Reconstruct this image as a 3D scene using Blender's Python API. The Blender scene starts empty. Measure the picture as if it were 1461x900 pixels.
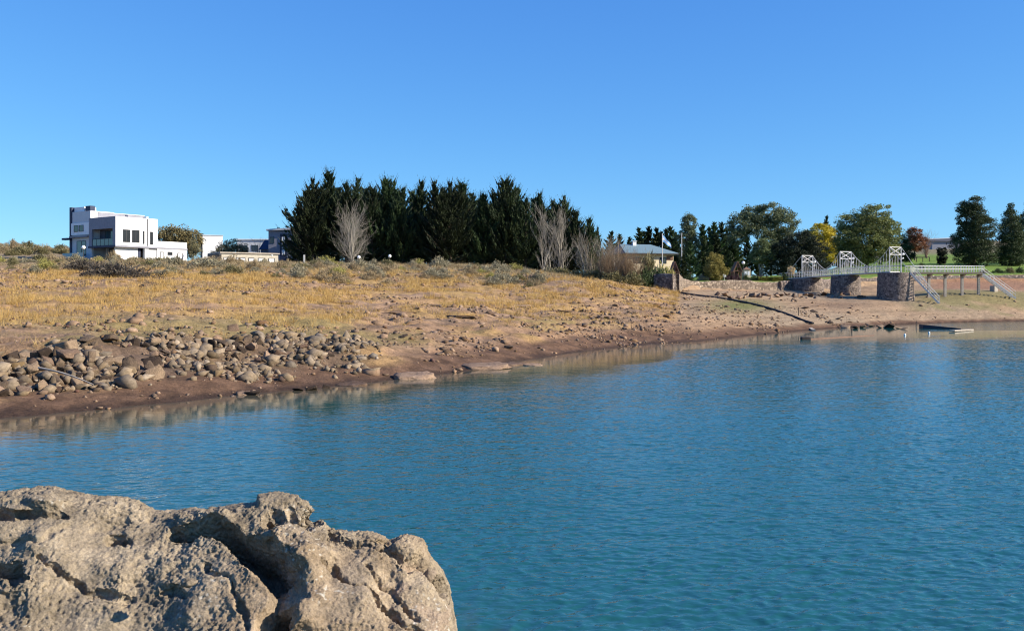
import bpy, bmesh, math, random
import numpy as np
from mathutils import Vector, Matrix

random.seed(7)
RNG = np.random.default_rng(11)
SC = bpy.context.scene
COL = SC.collection

# ------------------------------------------------------------------ camera frame
F = 1400.0            # focal length in photo pixels (photo is 1461 wide)
CX, HY, CAMZ = 730.5, 423.0, 3.0   # principal column, horizon row, eye height over the water


def X_at(px, Y):
    return (px - CX) / F * Y


def Z_at(py, Y):
    return CAMZ + (HY - py) / F * Y


def P(px, py, Y):
    return Vector((X_at(px, Y), Y, Z_at(py, Y)))


SUN_EL = math.radians(27)
SUN_AZ = Vector((0.97, -0.24, 0)).normalized()
TOSUN = Vector((SUN_AZ.x * math.cos(SUN_EL), SUN_AZ.y * math.cos(SUN_EL), math.sin(SUN_EL)))

# ------------------------------------------------------------------ noise (numpy)
_perm = np.random.default_rng(5).permutation(256)
_perm = np.concatenate([_perm, _perm]).astype(np.int64)
_grad = np.random.default_rng(6).normal(size=(256, 3))
_grad /= np.linalg.norm(_grad, axis=1)[:, None]


def perlin(p):
    p = np.asarray(p, dtype=np.float64)
    i = np.floor(p).astype(np.int64)
    f = p - i
    u = f * f * f * (f * (f * 6 - 15) + 10)
    i &= 255
    out = 0
    for dx in (0, 1):
        wx = u[:, 0] if dx else 1 - u[:, 0]
        a = _perm[(i[:, 0] + dx) & 255]
        for dy in (0, 1):
            wy = u[:, 1] if dy else 1 - u[:, 1]
            b = _perm[(a + i[:, 1] + dy) & 255]
            for dz in (0, 1):
                wz = u[:, 2] if dz else 1 - u[:, 2]
                g = _grad[_perm[(b + i[:, 2] + dz) & 255]]
                d = g[:, 0] * (f[:, 0] - dx) + g[:, 1] * (f[:, 1] - dy) + g[:, 2] * (f[:, 2] - dz)
                out = out + wx * wy * wz * d
    return out * 1.5


def fbm(p, octaves=4, gain=.5, lac=2.03, turb=False):
    p = np.asarray(p, dtype=np.float64)
    a, s, out = 1.0, 1.0, 0
    for k in range(octaves):
        n = perlin(p * s + 17.3 * k)
        out = out + a * (np.abs(n) if turb else n)
        a *= gain
        s *= lac
    return out


def n2(x, y, scale, octaves=4, off=0.0, gain=.5):
    x = np.asarray(x, float)
    y = np.asarray(y, float)
    return fbm(np.stack([x.ravel() * scale + off, y.ravel() * scale - off, np.full(x.size, off * .37 + .5)], 1), octaves, gain).reshape(x.shape)


def smooth(a, b, x):
    t = np.clip((np.asarray(x, float) - a) / (b - a), 0, 1)
    return t * t * (3 - 2 * t)


def unit(v):
    return v / (np.linalg.norm(v, axis=-1, keepdims=True) + 1e-9)


def lin(r, g, b):
    return tuple(((c / 255) / 12.92 if c / 255 < .04045 else ((c / 255 + .055) / 1.055) ** 2.4) for c in (r, g, b))


# ------------------------------------------------------------------ scene helpers
def tag(o, label=None, cat=None, group=None, kind=None):
    if label: o['label'] = label
    if cat: o['category'] = cat
    if group: o['group'] = group
    if kind: o['kind'] = kind
    return o


def empty(name, loc=(0, 0, 0), rz=0.0):
    o = bpy.data.objects.new(name, None)
    COL.objects.link(o)
    o.location = loc
    o.rotation_euler = (0, 0, rz)
    o.empty_display_size = .3
    return o


def link(name, me, parent=None):
    o = bpy.data.objects.new(name, me)
    COL.objects.link(o)
    if parent is not None: o.parent = parent
    return o


def copy_tree(o, parent=None):
    c = o.copy()
    COL.objects.link(c)
    if parent is not None: c.parent = parent
    for ch in list(o.children):
        copy_tree(ch, c)
    return c


def mesh_np(name, verts, faces, mat=None, col=None, smooth_=False, attrs=None):
    """verts (n,3); faces: list of int arrays (m,k)"""
    me = bpy.data.meshes.new(name)
    verts = np.asarray(verts, np.float32)
    me.vertices.add(len(verts))
    me.vertices.foreach_set('co', verts.ravel())
    faces = [np.asarray(f) for f in faces if len(f)]
    nl = sum(f.size for f in faces)
    npoly = sum(len(f) for f in faces)
    me.loops.add(nl)
    me.polygons.add(npoly)
    me.loops.foreach_set('vertex_index', np.concatenate([f.ravel() for f in faces]).astype(np.int32))
    tot = np.concatenate([np.full(len(f), f.shape[1]) for f in faces])
    st = np.concatenate([[0], np.cumsum(tot)[:-1]])
    me.polygons.foreach_set('loop_start', st.astype(np.int32))
    me.polygons.foreach_set('loop_total', tot.astype(np.int32))
    if smooth_:
        me.polygons.foreach_set('use_smooth', np.ones(npoly, bool))
    if col is not None:
        ca = me.color_attributes.new('Col', 'FLOAT_COLOR', 'POINT')
        c4 = np.ones((len(verts), 4), np.float32)
        c4[:, :3] = col
        ca.data.foreach_set('color', c4.ravel())
    for k, v in (attrs or {}).items():
        at = me.attributes.new(k, 'FLOAT', 'POINT')
        at.data.foreach_set('value', np.asarray(v, np.float32))
    me.update(calc_edges=True)
    me.validate()
    if mat: me.materials.append(mat)
    return me


class MB:
    """collects boxes, bars, tubes ... and links them as ONE mesh object"""
    def __init__(s):
        s.v, s.f = [], []

    def add(s, vs, fs):
        b = len(s.v)
        s.v += [tuple(v) for v in vs]
        s.f += [tuple(b + i for i in f) for f in fs]
        return s

    def box(s, a, b):
        x0, y0, z0 = a
        x1, y1, z1 = b
        return s.add([(x0, y0, z0), (x1, y0, z0), (x1, y1, z0), (x0, y1, z0), (x0, y0, z1), (x1, y0, z1), (x1, y1, z1), (x0, y1, z1)],
                     [(3, 2, 1, 0), (4, 5, 6, 7), (0, 1, 5, 4), (1, 2, 6, 5), (2, 3, 7, 6), (3, 0, 4, 7)])

    def bar(s, p0, p1, w, h=None, up=(0, 0, 1)):
        h = h or w
        p0, p1 = Vector(p0), Vector(p1)
        d = (p1 - p0).normalized()
        u = Vector(up)
        if abs(d.dot(u)) > .98: u = Vector((1, 0, 0))
        r = d.cross(u).normalized() * w / 2
        q = r.cross(d).normalized() * h / 2
        vs = [p + a * r + b * q for p in (p0, p1) for a, b in ((-1, -1), (1, -1), (1, 1), (-1, 1))]
        return s.add(vs, [(3, 2, 1, 0), (4, 5, 6, 7), (0, 1, 5, 4), (1, 2, 6, 5), (2, 3, 7, 6), (3, 0, 4, 7)])

    def tube(s, p0, p1, r0, r1=None, n=8):
        r1 = r0 if r1 is None else r1
        p0, p1 = Vector(p0), Vector(p1)
        d = (p1 - p0).normalized()
        u = Vector((0, 0, 1)) if abs(d.z) < .95 else Vector((1, 0, 0))
        a = d.cross(u).normalized()
        b = a.cross(d)
        vs, fs = [], []
        for p, r in ((p0, r0), (p1, r1)):
            for k in range(n):
                t = 2 * math.pi * k / n
                vs.append(p + a * (r * math.cos(t)) + b * (r * math.sin(t)))
        for k in range(n):
            j = (k + 1) % n
            fs.append((k, j, n + j, n + k))
        fs += [tuple(range(n))[::-1], tuple(range(n, 2 * n))]
        return s.add(vs, fs)

    def path(s, pts, r, n=6):
        for a, b in zip(pts[:-1], pts[1:]): s.tube(a, b, r, r, n)
        return s

    def ball(s, c, r, nu=14, nv=9):
        vs, fs = [], []
        for j in range(1, nv):
            th = math.pi * j / nv
            for i in range(nu):
                ph = 2 * math.pi * i / nu
                vs.append((c[0] + r * math.sin(th) * math.cos(ph), c[1] + r * math.sin(th) * math.sin(ph), c[2] + r * math.cos(th)))
        vs += [(c[0], c[1], c[2] + r), (c[0], c[1], c[2] - r)]
        T, B = len(vs) - 2, len(vs) - 1
        for j in range(nv - 2):
            for i in range(nu):
                k = (i + 1) % nu
                fs.append((j * nu + i, (j + 1) * nu + i, (j + 1) * nu + k, j * nu + k))
        for i in range(nu):
            k = (i + 1) % nu
            fs += [(T, i, k), (B, (nv - 2) * nu + k, (nv - 2) * nu + i)]
        return s.add(vs, fs)

    def build(s, name, mat, parent=None, bevel=0):
        me = bpy.data.meshes.new(name)
        me.from_pydata(s.v, [], s.f)
        me.update()
        me.materials.append(mat)
        if bevel:
            bm = bmesh.new(); bm.from_mesh(me)
            bmesh.ops.bevel(bm, geom=bm.edges[:], offset=bevel, segments=1, affect='EDGES')
            bm.to_mesh(me); bm.free()
        return link(name, me, parent)


# ------------------------------------------------------------------ materials
def new_mat(name):
    m = bpy.data.materials.new(name)
    m.use_nodes = True
    nt = m.node_tree
    return m, nt, nt.nodes['Principled BSDF']


def N(nt, t, **kw):
    n = nt.nodes.new(t)
    for k, v in kw.items():
        if hasattr(n, k): setattr(n, k, v)
        else: n.inputs[k].default_value = v
    return n


def noisy(name, c1, c2, scale=5, rough=.8, bump=0.0, bscale=None, detail=6, c3=None, spec=.3, metallic=0, stretch=None):
    """colour wanders between c1 and c2 (object space noise) with a bump"""
    m, nt, b = new_mat(name)
    L = nt.links.new
    tc = N(nt, 'ShaderNodeTexCoord')
    mp = N(nt, 'ShaderNodeMapping')
    L(tc.outputs['Object'], mp.inputs[0])
    if stretch: mp.inputs['Scale'].default_value = stretch
    nz = N(nt, 'ShaderNodeTexNoise', Scale=scale, Detail=detail, Roughness=.65)
    L(mp.outputs[0], nz.inputs['Vector'])
    rp = N(nt, 'ShaderNodeValToRGB')
    rp.color_ramp.elements[0].position = .32
    rp.color_ramp.elements[1].position = .68
    rp.color_ramp.elements[0].color = (*c1, 1)
    rp.color_ramp.elements[1].color = (*c2, 1)
    if c3:
        e = rp.color_ramp.elements.new(.5)
        e.color = (*c3, 1)
    L(nz.outputs['Fac'], rp.inputs[0])
    L(rp.outputs[0], b.inputs['Base Color'])
    b.inputs['Roughness'].default_value = rough
    b.inputs['Metallic'].default_value = metallic
    b.inputs['Specular IOR Level'].default_value = spec
    if bump:
        n2_ = N(nt, 'ShaderNodeTexNoise', Scale=bscale or scale * 4, Detail=8, Roughness=.7)
        L(mp.outputs[0], n2_.inputs['Vector'])
        bp = N(nt, 'ShaderNodeBump', Strength=1.0, Distance=bump)
        L(n2_.outputs['Fac'], bp.inputs['Height'])
        L(bp.outputs[0], b.inputs['Normal'])
    return m


def leafy(name, rough=.6, trans=.25, vary=False):
    """foliage: colour from the leaf's own vertex colour, some light passes through"""
    m, nt, b = new_mat(name)
    L = nt.links.new
    at = N(nt, 'ShaderNodeAttribute', attribute_name='Col')
    if vary:
        oi = N(nt, 'ShaderNodeObjectInfo')
        mr = N(nt, 'ShaderNodeMapRange'); mr.inputs['To Min'].default_value = .65; mr.inputs['To Max'].default_value = 1.55
        L(oi.outputs['Random'], mr.inputs[0])
        hv = N(nt, 'ShaderNodeHueSaturation')
        hr = N(nt, 'ShaderNodeMapRange'); hr.inputs['To Min'].default_value = .475; hr.inputs['To Max'].default_value = .515
        L(oi.outputs['Random'], hr.inputs[0])
        L(hr.outputs[0], hv.inputs['Hue']); L(mr.outputs[0], hv.inputs['Value']); L(at.outputs['Color'], hv.inputs['Color'])
        at = hv
    L(at.outputs['Color'], b.inputs['Base Color'])
    b.inputs['Roughness'].default_value = rough
    b.inputs['Specular IOR Level'].default_value = .25
    if trans:
        tr = N(nt, 'ShaderNodeBsdfTranslucent')
        L(at.outputs['Color'], tr.inputs['Color'])
        mx = N(nt, 'ShaderNodeMixShader', Fac=trans)
        L(b.outputs[0], mx.inputs[1])
        L(tr.outputs[0], mx.inputs[2])
        L(mx.outputs[0], nt.nodes['Material Output'].inputs['Surface'])
    return m


def stonework(name, scale, c1, c2, mortar, bump=.05):
    m, nt, b = new_mat(name)
    L = nt.links.new
    tc = N(nt, 'ShaderNodeTexCoord')
    nz = N(nt, 'ShaderNodeTexNoise', Scale=scale * .8, Detail=3)
    L(tc.outputs['Object'], nz.inputs['Vector'])
    mixv = N(nt, 'ShaderNodeMixRGB', Fac=.12)
    L(tc.outputs['Object'], mixv.inputs[1]); L(nz.outputs['Color'], mixv.inputs[2])
    v1 = N(nt, 'ShaderNodeTexVoronoi', Scale=scale)
    v2 = N(nt, 'ShaderNodeTexVoronoi', Scale=scale, feature='DISTANCE_TO_EDGE')
    L(mixv.outputs[0], v1.inputs['Vector']); L(mixv.outputs[0], v2.inputs['Vector'])
    sep = N(nt, 'ShaderNodeSeparateColor')
    L(v1.outputs['Color'], sep.inputs[0])
    rp = N(nt, 'ShaderNodeValToRGB')
    rp.color_ramp.elements[0].color = (*c1, 1); rp.color_ramp.elements[1].color = (*c2, 1)
    L(sep.outputs[0], rp.inputs[0])
    r2 = N(nt, 'ShaderNodeValToRGB')
    r2.color_ramp.elements[0].position = .02; r2.color_ramp.elements[1].position = .10
    L(v2.outputs['Distance'], r2.inputs[0])
    mx = N(nt, 'ShaderNodeMixRGB')
    mx.inputs[1].default_value = (*mortar, 1)
    L(r2.outputs[0], mx.inputs[0]); L(rp.outputs[0], mx.inputs[2])
    L(mx.outputs[0], b.inputs['Base Color'])
    b.inputs['Roughness'].default_value = .9
    bp = N(nt, 'ShaderNodeBump', Strength=1.0, Distance=bump)
    L(r2.outputs[0], bp.inputs['Height'])
    L(bp.outputs[0], b.inputs['Normal'])
    return m


def glass_mat(name, c, rough=.08):
    m, nt, b = new_mat(name)
    L = nt.links.new
    nz = N(nt, 'ShaderNodeTexNoise', Scale=.8, Detail=2)
    rp = N(nt, 'ShaderNodeValToRGB')
    rp.color_ramp.elements[0].color = (*[x * .6 for x in c], 1); rp.color_ramp.elements[1].color = (*[x * 1.4 for x in c], 1)
    L(nz.outputs['Fac'], rp.inputs[0]); L(rp.outputs[0], b.inputs['Base Color'])
    b.inputs['Roughness'].default_value = rough
    b.inputs['Specular IOR Level'].default_value = .6
    return m


M_WHITE = noisy('white_render', (.74, .74, .74), (.82, .82, .81), 2, .85, .003, 30)
M_CREAM = noisy('cream_render', (.62, .52, .34), (.70, .60, .42), 2, .85, .003, 30)
M_GREYP = noisy('grey_or_shaded_render', (.22, .22, .25), (.27, .27, .31), 2, .8, .003, 30)
M_PALEGREY = noisy('pale_or_shaded_render', (.52, .53, .54), (.60, .60, .60), 2, .8, .003, 30)
M_SLATE = noisy('dark_slate', (.10, .115, .15), (.14, .15, .19), 2, .7)
M_NAVY = noisy('dark_navy', (.02, .03, .06), (.035, .045, .09), 3, .6)
M_BLACK = noisy('black_pipe_plastic', (.012, .012, .014), (.03, .028, .026), 4, .6)
M_GLASS = glass_mat('dark_window_glass', (.03, .035, .04))
M_BGLASS = glass_mat('blue_balcony_glass', (.045, .085, .11))
M_FRAME = noisy('window_frame_paint', (.03, .03, .035), (.05, .05, .055), 5, .5)
M_BLOCK = noisy('concrete_block', (.38, .34, .27), (.50, .45, .36), 3, .9, .01, 20)
M_METALROOF = noisy('blue_grey_sheet_roof', (.12, .19, .22), (.17, .245, .28), 1.5, .7, .004, 12, stretch=(8, 1, 1))
M_WMETAL = noisy('white_painted_steel', (.40, .385, .36), (.66, .645, .61), 6, .55)
M_CONC = noisy('pale_concrete', (.33, .28, .22), (.46, .40, .33), 3, .9, .01, 20)
M_WOOD = noisy('weathered_wood', (.14, .075, .05), (.24, .14, .09), 4, .85, .006, 30, stretch=(1, 1, 5))
M_PLANK = noisy('bleached_plank', (.30, .25, .195), (.44, .375, .30), 3, .85, .006, 30)
M_DARKWOOD = noisy('dark_timber', (.03, .022, .018), (.07, .05, .04), 4, .6, .006, 20)  # wet on floats and stakes, shade on the jetty deck
M_BARK = noisy('bark', (.07, .05, .035), (.15, .115, .085), 3, .9, .02, 14, stretch=(3, 3, 1))
M_PALEBARK = noisy('pale_bark', (.19, .168, .135), (.33, .298, .245), 2, .9, .01, 12, stretch=(3, 3, 1))
M_GREYBARK = noisy('grey_brown_bark', (.22, .17, .12), (.36, .29, .20), 2, .9, .01, 12)
M_LEAF = leafy('leaf')
M_NEEDLE = leafy('conifer_needle', .65, .1, vary=True)
M_DRY = leafy('dry_stalk', .8, .3)
M_PIER = stonework('pier_stone', 4.8, (.08, .06, .055), (.36, .285, .235), (.15, .12, .10), .10)
M_GWALL = stonework('garden_wall_stone', 3.4, (.13, .095, .07), (.40, .31, .225), (.15, .11, .08), .12)
M_GLOBE = noisy('opal_globe', (.75, .75, .73), (.82, .82, .80), 3, .3)
M_ROOFDARK = noisy('dark_roof_sheet', (.05, .05, .055), (.08, .075, .075), 2, .7)

# ------------------------------------------------------------------ terrain
# profile control points per sight line: shore, mud top, terrace edge, slope ..., ridge, plateau, far, farthest
KN = {
    -900: [(17, 0), (19.5, .4), (22.5, 1.6), (42, 2.6), (62, 4.1), (92, 6.3), (130, 9), (150, 10), (210, 16), (420, 17)],
    -300: [(21.5, 0), (23.8, .4), (26.5, 1.6), (45, 2.5), (65, 3.9), (95, 6), (130, 8.2), (150, 9), (205, 15), (420, 16)],
    0: [(24, 0), (26.8, .4), (29.7, 1.55), (50, 2.45), (70, 3.7), (100, 5.7), (130, 7.7), (152, 8.5), (205, 13.6), (420, 14)],
    95: [(25.4, 0), (27.9, .4), (31, 1.6), (50, 2.4), (70, 3.7), (100, 5.7), (130, 7.6), (152, 8.4), (205, 12.6), (420, 12)],
    150: [(26.4, 0), (28.6, .4), (32.2, 1.6), (51, 2.4), (71, 3.7), (100, 5.65), (130, 7.5), (152, 8.35), (205, 9), (420, 9)],
    250: [(28, 0), (30.5, .4), (34.5, 1.55), (52, 2.4), (72, 3.7), (100, 5.6), (130, 7.4), (152, 8.2), (205, 8.4), (420, 8)],
    430: [(31.6, 0), (33.8, .35), (40, 1.15), (56, 2.1), (76, 3.6), (102, 5.5), (130, 7.3), (152, 7.9), (205, 8), (420, 8)],
    540: [(34.5, 0), (37, .3), (43, .85), (60, 2), (82, 3.5), (106, 5.3), (130, 7.1), (152, 7.8), (205, 8), (420, 8)],
    620: [(37.2, 0), (40, .25), (46, .75), (62, 1.85), (83, 3.3), (106, 5.1), (130, 7.0), (152, 7.7), (205, 8), (420, 8)],
    700: [(41.4, 0), (44, .25), (50, .7), (64, 1.7), (84, 3.1), (106, 4.9), (130, 6.8), (150, 7.5), (205, 8), (420, 8)],
    800: [(50.5, 0), (53, .25), (60, .8), (75, 1.95), (90, 3.2), (106, 4.7), (120, 5.8), (145, 6.3), (205, 7), (420, 8)],
    900: [(59.5, 0), (63, .25), (70, .85), (82, 1.8), (94, 2.8), (105, 3.7), (113, 4.4), (140, 5.0), (205, 7), (420, 8)],
    955: [(62.5, 0), (67, .3), (75, .95), (87, 1.8), (98, 2.6), (107, 3.1), (116, 3.6), (132, 4.9), (205, 7), (420, 8)],
    1000: [(66, 0), (72, .5), (80, 1.2), (92, 2), (104, 2.7), (115, 3.2), (132, 4), (133.2, 5.1), (205, 7), (420, 9)],
    1100: [(79, 0), (86, .6), (94, 1.3), (104, 2.1), (112, 2.6), (122, 3.2), (138, 3.9), (139.2, 5.15), (205, 7.3), (420, 10)],
    1180: [(92, 0), (98, .6), (104, 1.1), (112, 1.8), (120, 2.4), (130, 3.1), (144, 3.9), (145.2, 5.5), (205, 8.5), (420, 14)],
    1280: [(106, 0), (110, .5), (115, 1.2), (121, 2.2), (128, 2.9), (138, 3.7), (149, 5.1), (150.2, 6.2), (230, 12), (420, 26)],
    1400: [(116, 0), (120, .8), (124, 1.7), (129, 2.9), (133, 3.5), (142, 4.3), (152, 5.3), (153.2, 6.4), (230, 12.4), (420, 27)],
    1500: [(121, 0), (125, .8), (129, 1.7), (134, 2.9), (138, 3.5), (146, 4.5), (154, 5.3), (155.2, 6.4), (230, 12.6), (420, 27)],
    2400: [(150, 0), (154, .8), (158, 1.7), (163, 2.9), (168, 3.5), (176, 4.5), (184, 5.3), (185.2, 6.4), (260, 12.6), (420, 24)],
}
_kpx = np.array(sorted(KN), float)
_kY = np.array([[p[0] for p in KN[int(k)]] for k in _kpx])
_kZ = np.array([[p[1] for p in KN[int(k)]] for k in _kpx])


def ctrl(px):
    return (np.array([np.interp(px, _kpx, _kY[:, i]) for i in range(_kY.shape[1])]),
            np.array([np.interp(px, _kpx, _kZ[:, i]) for i in range(_kZ.shape[1])]))


def base_z(px, Y):
    """smooth terrain height on sight column px (array) at depth Y (array)"""
    px = np.asarray(px, float); Y = np.asarray(Y, float)
    cy = np.stack([np.interp(px, _kpx, _kY[:, i]) for i in range(_kY.shape[1])], -1)
    cz = np.stack([np.interp(px, _kpx, _kZ[:, i]) for i in range(_kZ.shape[1])], -1)
    z = np.where(Y < cy[..., 0], -np.minimum((cy[..., 0] - Y) * .13, 2.5), 0.0)
    n = cy.shape[-1]
    for i in range(n - 1):
        a, b = cy[..., i], cy[..., i + 1]
        t = (Y - a) / (b - a)
        z = np.where((Y >= a) & (Y < b), cz[..., i] + (cz[..., i + 1] - cz[..., i]) * t, z)
    z = np.where(Y >= cy[..., -1], cz[..., -1], z)
    return z


def gz(x, y):
    """terrain height with its roughness"""
    x = np.atleast_1d(np.asarray(x, float)); y = np.atleast_1d(np.asarray(y, float))
    px = CX + F * x / np.maximum(y, 1)
    z = base_z(px, y)
    amp = smooth(-.6, 1.2, z)
    park = smooth(940, 1000, px)
    r = n2(x, y, .16, 4) * .24 * amp + n2(x, y, .9, 4, 3.1) * (.10 * amp + .03) + n2(x, y, .045, 2, 9) * .25 * amp
    # bedrock ledges stepping across the slope
    ledge = np.abs(n2(x * .35, y, .16, 3, 21.0)) * amp
    r = r - .30 * (1 - smooth(0, .10, ledge)) * smooth(.8, 1.6, z) * (1 - park) * (1 - smooth(100, 125, y))
    tr_ = np.abs(((z * 3.2 + .5 * n2(x, y, .11, 2, 41.0)) % 1) - .5)
    r = r + (smooth(.12, .4, tr_) - .5) * .09 * smooth(.25, .6, z) * (1 - smooth(3, 5, z))
    return z + r * (1 - .6 * park)


def g1(x, y):
    return float(gz(x, y)[0])


us = np.concatenate([np.arange(-2600, -200, 40), np.arange(-200, 1660, 3), np.arange(1660, 4200, 40)])
Ys = np.concatenate([15 * 1.0075 ** np.arange(0, 370), np.geomspace(245, 3000, 40)])
U, V = np.meshgrid(us, Ys)
GX = (U - CX) / F * V
GZ = gz(GX.ravel(), V.ravel()).reshape(U.shape)


def zones(x, y, z):
    """ground cover colours: mud at the waterline, tan earth, golden and olive turf, park sand and lawn"""
    px = CX + F * x / np.maximum(y, 1)
    py = HY + (CAMZ - z) / y * F
    na = n2(x, y, .25, 4, 4.0); nb = n2(x, y, .07, 3, 14.0); nc = n2(x, y, 1.3, 3, 7.0)
    C = lambda r, g, b: np.array([r, g, b])
    mud = C(.125, .072, .043)[None] * (1 + .5 * nc[:, None])
    wet = C(.055, .033, .022)
    earth = C(.275, .17, .098) * (1 + .45 * nc[:, None]) + C(.05, .015, -.005) * na[:, None]
    gold = C(.37, .238, .088)
    olive = C(.22, .17, .07)
    scrub = C(.22, .175, .11)
    gq = (.55 * smooth(0, .5, na))[:, None]
    c = earth * (1 - gq) + gold * gq
    gp = (gold_mask(px, py) * smooth(-.3, .3, na) * .65)[:, None]
    c = c * (1 - gp) + gold * gp
    op = olive_mask(px, py)[:, None] * smooth(-.4, .3, na + nb)[:, None] * .8
    c = c * (1 - op) + olive * op
    rb = (bank_mask(px, y) * .85)[:, None]
    c = c * (1 - rb) + C(.105, .072, .05) * (1 + .4 * nc[:, None]) * rb  # earth kept dark to stand for shade in the gaps between rocks
    w = (smooth(98, 120, y) * (1 - smooth(770, 860, px)) * .8)[:, None]
    c = c * (1 - w) + scrub * w
    band = perlin(np.stack([z * 7 + na * .8, x * .03, y * .03], 1))
    c = c * (1 + .22 * band[:, None])
    # park
    pk = smooth(955, 985, px + 8 * na)[:, None]
    sand = C(.30, .21, .13) * (1 + .22 * nc[:, None]) + C(.06, .02, 0) * nb[:, None]
    red = C(.27, .15, .09) * (1 + .2 * nc[:, None])
    sand = sand * (1 + .3 * band[:, None])
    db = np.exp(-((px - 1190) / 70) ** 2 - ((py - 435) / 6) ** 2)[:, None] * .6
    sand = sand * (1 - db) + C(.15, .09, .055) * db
    s2 = smooth(1300, 1350, px)[:, None] * smooth(136, 143, y)[:, None]
    sand = sand * (1 - s2) + red * s2
    green = C(.17, .155, .06)
    g2 = (smooth(1270, 1340, px) * (1 - smooth(136, 140, y)) * smooth(1.0, 2.2, z + na) * .75)[:, None]
    sand = sand * (1 - g2) + green * g2
    tuft = (np.exp(-((px - 1055) / 45) ** 2 - ((py - 436) / 9) ** 2) * .9)[:, None]
    sand = sand * (1 - tuft) + C(.13, .14, .04) * tuft
    c = c * (1 - pk) + sand * pk
    wl = np.interp(px, [955, 1000, 1100, 1180, 1280, 1400, 1500, 2400], [134, 133, 139, 145, 150, 153, 155, 185])
    lawn = (smooth(0, .8, y - wl) * smooth(965, 985, px))[:, None]
    lc = C(.15, .225, .04) * (1 + .25 * nc[:, None] + .3 * nb[:, None])
    lc = lc * (1 - smooth(235, 270, y)[:, None]) + C(.20, .17, .10) * smooth(235, 270, y)[:, None]
    c = c * (1 - lawn) + lc * lawn
    # mud
    top = np.interp(px, [0, 500, 700, 950, 1100, 1300, 1461], [.42, .5, .6, .75, .45, .35, .35])
    m = (1 - smooth(.55, 1.25, (z + .16 * na) / top))[:, None]
    c = c * (1 - m) + mud * m
    m = (1 - smooth(.02, .16, z + .06 * nc))[:, None]
    c = c * (1 - m) + wet * m
    return np.clip(c, .01, .8)


def bank_mask(px, y):
    a = np.interp(px, _kpx, _kY[:, 1]); b = np.interp(px, _kpx, _kY[:, 2])
    t = (y - a) / (b - a)
    return smooth(-.2, .05, t) * (1 - smooth(1.0, 1.12, t)) * (1 - smooth(480, 560, px))


GOLD = [(95, 428, 150, 24), (330, 398, 330, 12), (690, 402, 140, 10), (245, 418, 60, 18), (390, 428, 120, 20), (430, 450, 90, 14), (630, 418, 150, 14), (715, 442, 120, 16), (860, 416, 110, 16), (925, 424, 60, 18), (60, 455, 160, 12)]
OLIVE = [(300, 468, 280, 18), (60, 480, 200, 10), (520, 480, 110, 14), (440, 460, 120, 12), (760, 465, 120, 14), (1050, 436, 40, 8)]


def gold_mask(px, py):
    m = 0
    for a, b, c, d in GOLD: m = np.maximum(m, np.exp(-(((px - a) / c) ** 4 + ((py - b) / d) ** 4)))
    return m


def olive_mask(px, py):
    m = 0
    for a, b, c, d in OLIVE: m = np.maximum(m, np.exp(-(((px - a) / c) ** 4 + ((py - b) / d) ** 4)))
    return m


def grid_faces(nr, nc):
    i = np.arange(nr * nc).reshape(nr, nc)
    return np.stack([i[:-1, :-1].ravel(), i[:-1, 1:].ravel(), i[1:, 1:].ravel(), i[1:, :-1].ravel()], 1)


def ground_mat():
    m, nt, b = new_mat('dry_ground')
    L = nt.links.new
    at = N(nt, 'ShaderNodeAttribute', attribute_name='Col')
    tc = N(nt, 'ShaderNodeTexCoord')
    n1 = N(nt, 'ShaderNodeTexNoise', Scale=2.2, Detail=8, Roughness=.75)
    n3 = N(nt, 'ShaderNodeTexNoise', Scale=11, Detail=5, Roughness=.7)
    for n in (n1, n3): L(tc.outputs['Object'], n.inputs['Vector'])
    r1 = N(nt, 'ShaderNodeMapRange'); r1.inputs['From Min'].default_value = .3; r1.inputs['From Max'].default_value = .7
    r1.inputs['To Min'].default_value = .62; r1.inputs['To Max'].default_value = 1.35
    r3 = N(nt, 'ShaderNodeMapRange'); r3.inputs['From Min'].default_value = .3; r3.inputs['From Max'].default_value = .7
    r3.inputs['To Min'].default_value = .65; r3.inputs['To Max'].default_value = 1.35
    L(n1.outputs['Fac'], r1.inputs[0]); L(n3.outputs['Fac'], r3.inputs[0])
    mu = N(nt, 'ShaderNodeMath', operation='MULTIPLY')
    L(r1.outputs[0], mu.inputs[0]); L(r3.outputs[0], mu.inputs[1])
    mx = N(nt, 'ShaderNodeVectorMath', operation='SCALE')
    L(at.outputs['Color'], mx.inputs[0]); L(mu.outputs[0], mx.inputs['Scale'])
    L(mx.outputs[0], b.inputs['Base Color'])
    b.inputs['Roughness'].default_value = .95
    b.inputs['Specular IOR Level'].default_value = .15
    bp = N(nt, 'ShaderNodeBump', Strength=1.0, Distance=.09)
    L(n1.outputs['Fac'], bp.inputs['Height'])
    bp2 = N(nt, 'ShaderNodeBump', Strength=1.0, Distance=.03)
    L(n3.outputs['Fac'], bp2.inputs['Height']); L(bp.outputs[0], bp2.inputs['Normal'])
    L(bp2.outputs[0], b.inputs['Normal'])
    return m


gcol = zones(GX.ravel(), V.ravel(), GZ.ravel())
gv = np.stack([GX.ravel(), V.ravel(), GZ.ravel()], 1)
tag(link('ground', mesh_np('ground', gv, [grid_faces(*U.shape)], ground_mat(), gcol, True)), kind='structure')

# ------------------------------------------------------------------ water
CALM = ([-400, 0, 300, 480, 620, 740, 870, 940, 965, 1060, 1200, 1461, 1900], [17, 19.4, 23.5, 27, 31, 34.5, 39, 42.5, 50, 57.5, 62.7, 69, 75])


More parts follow.
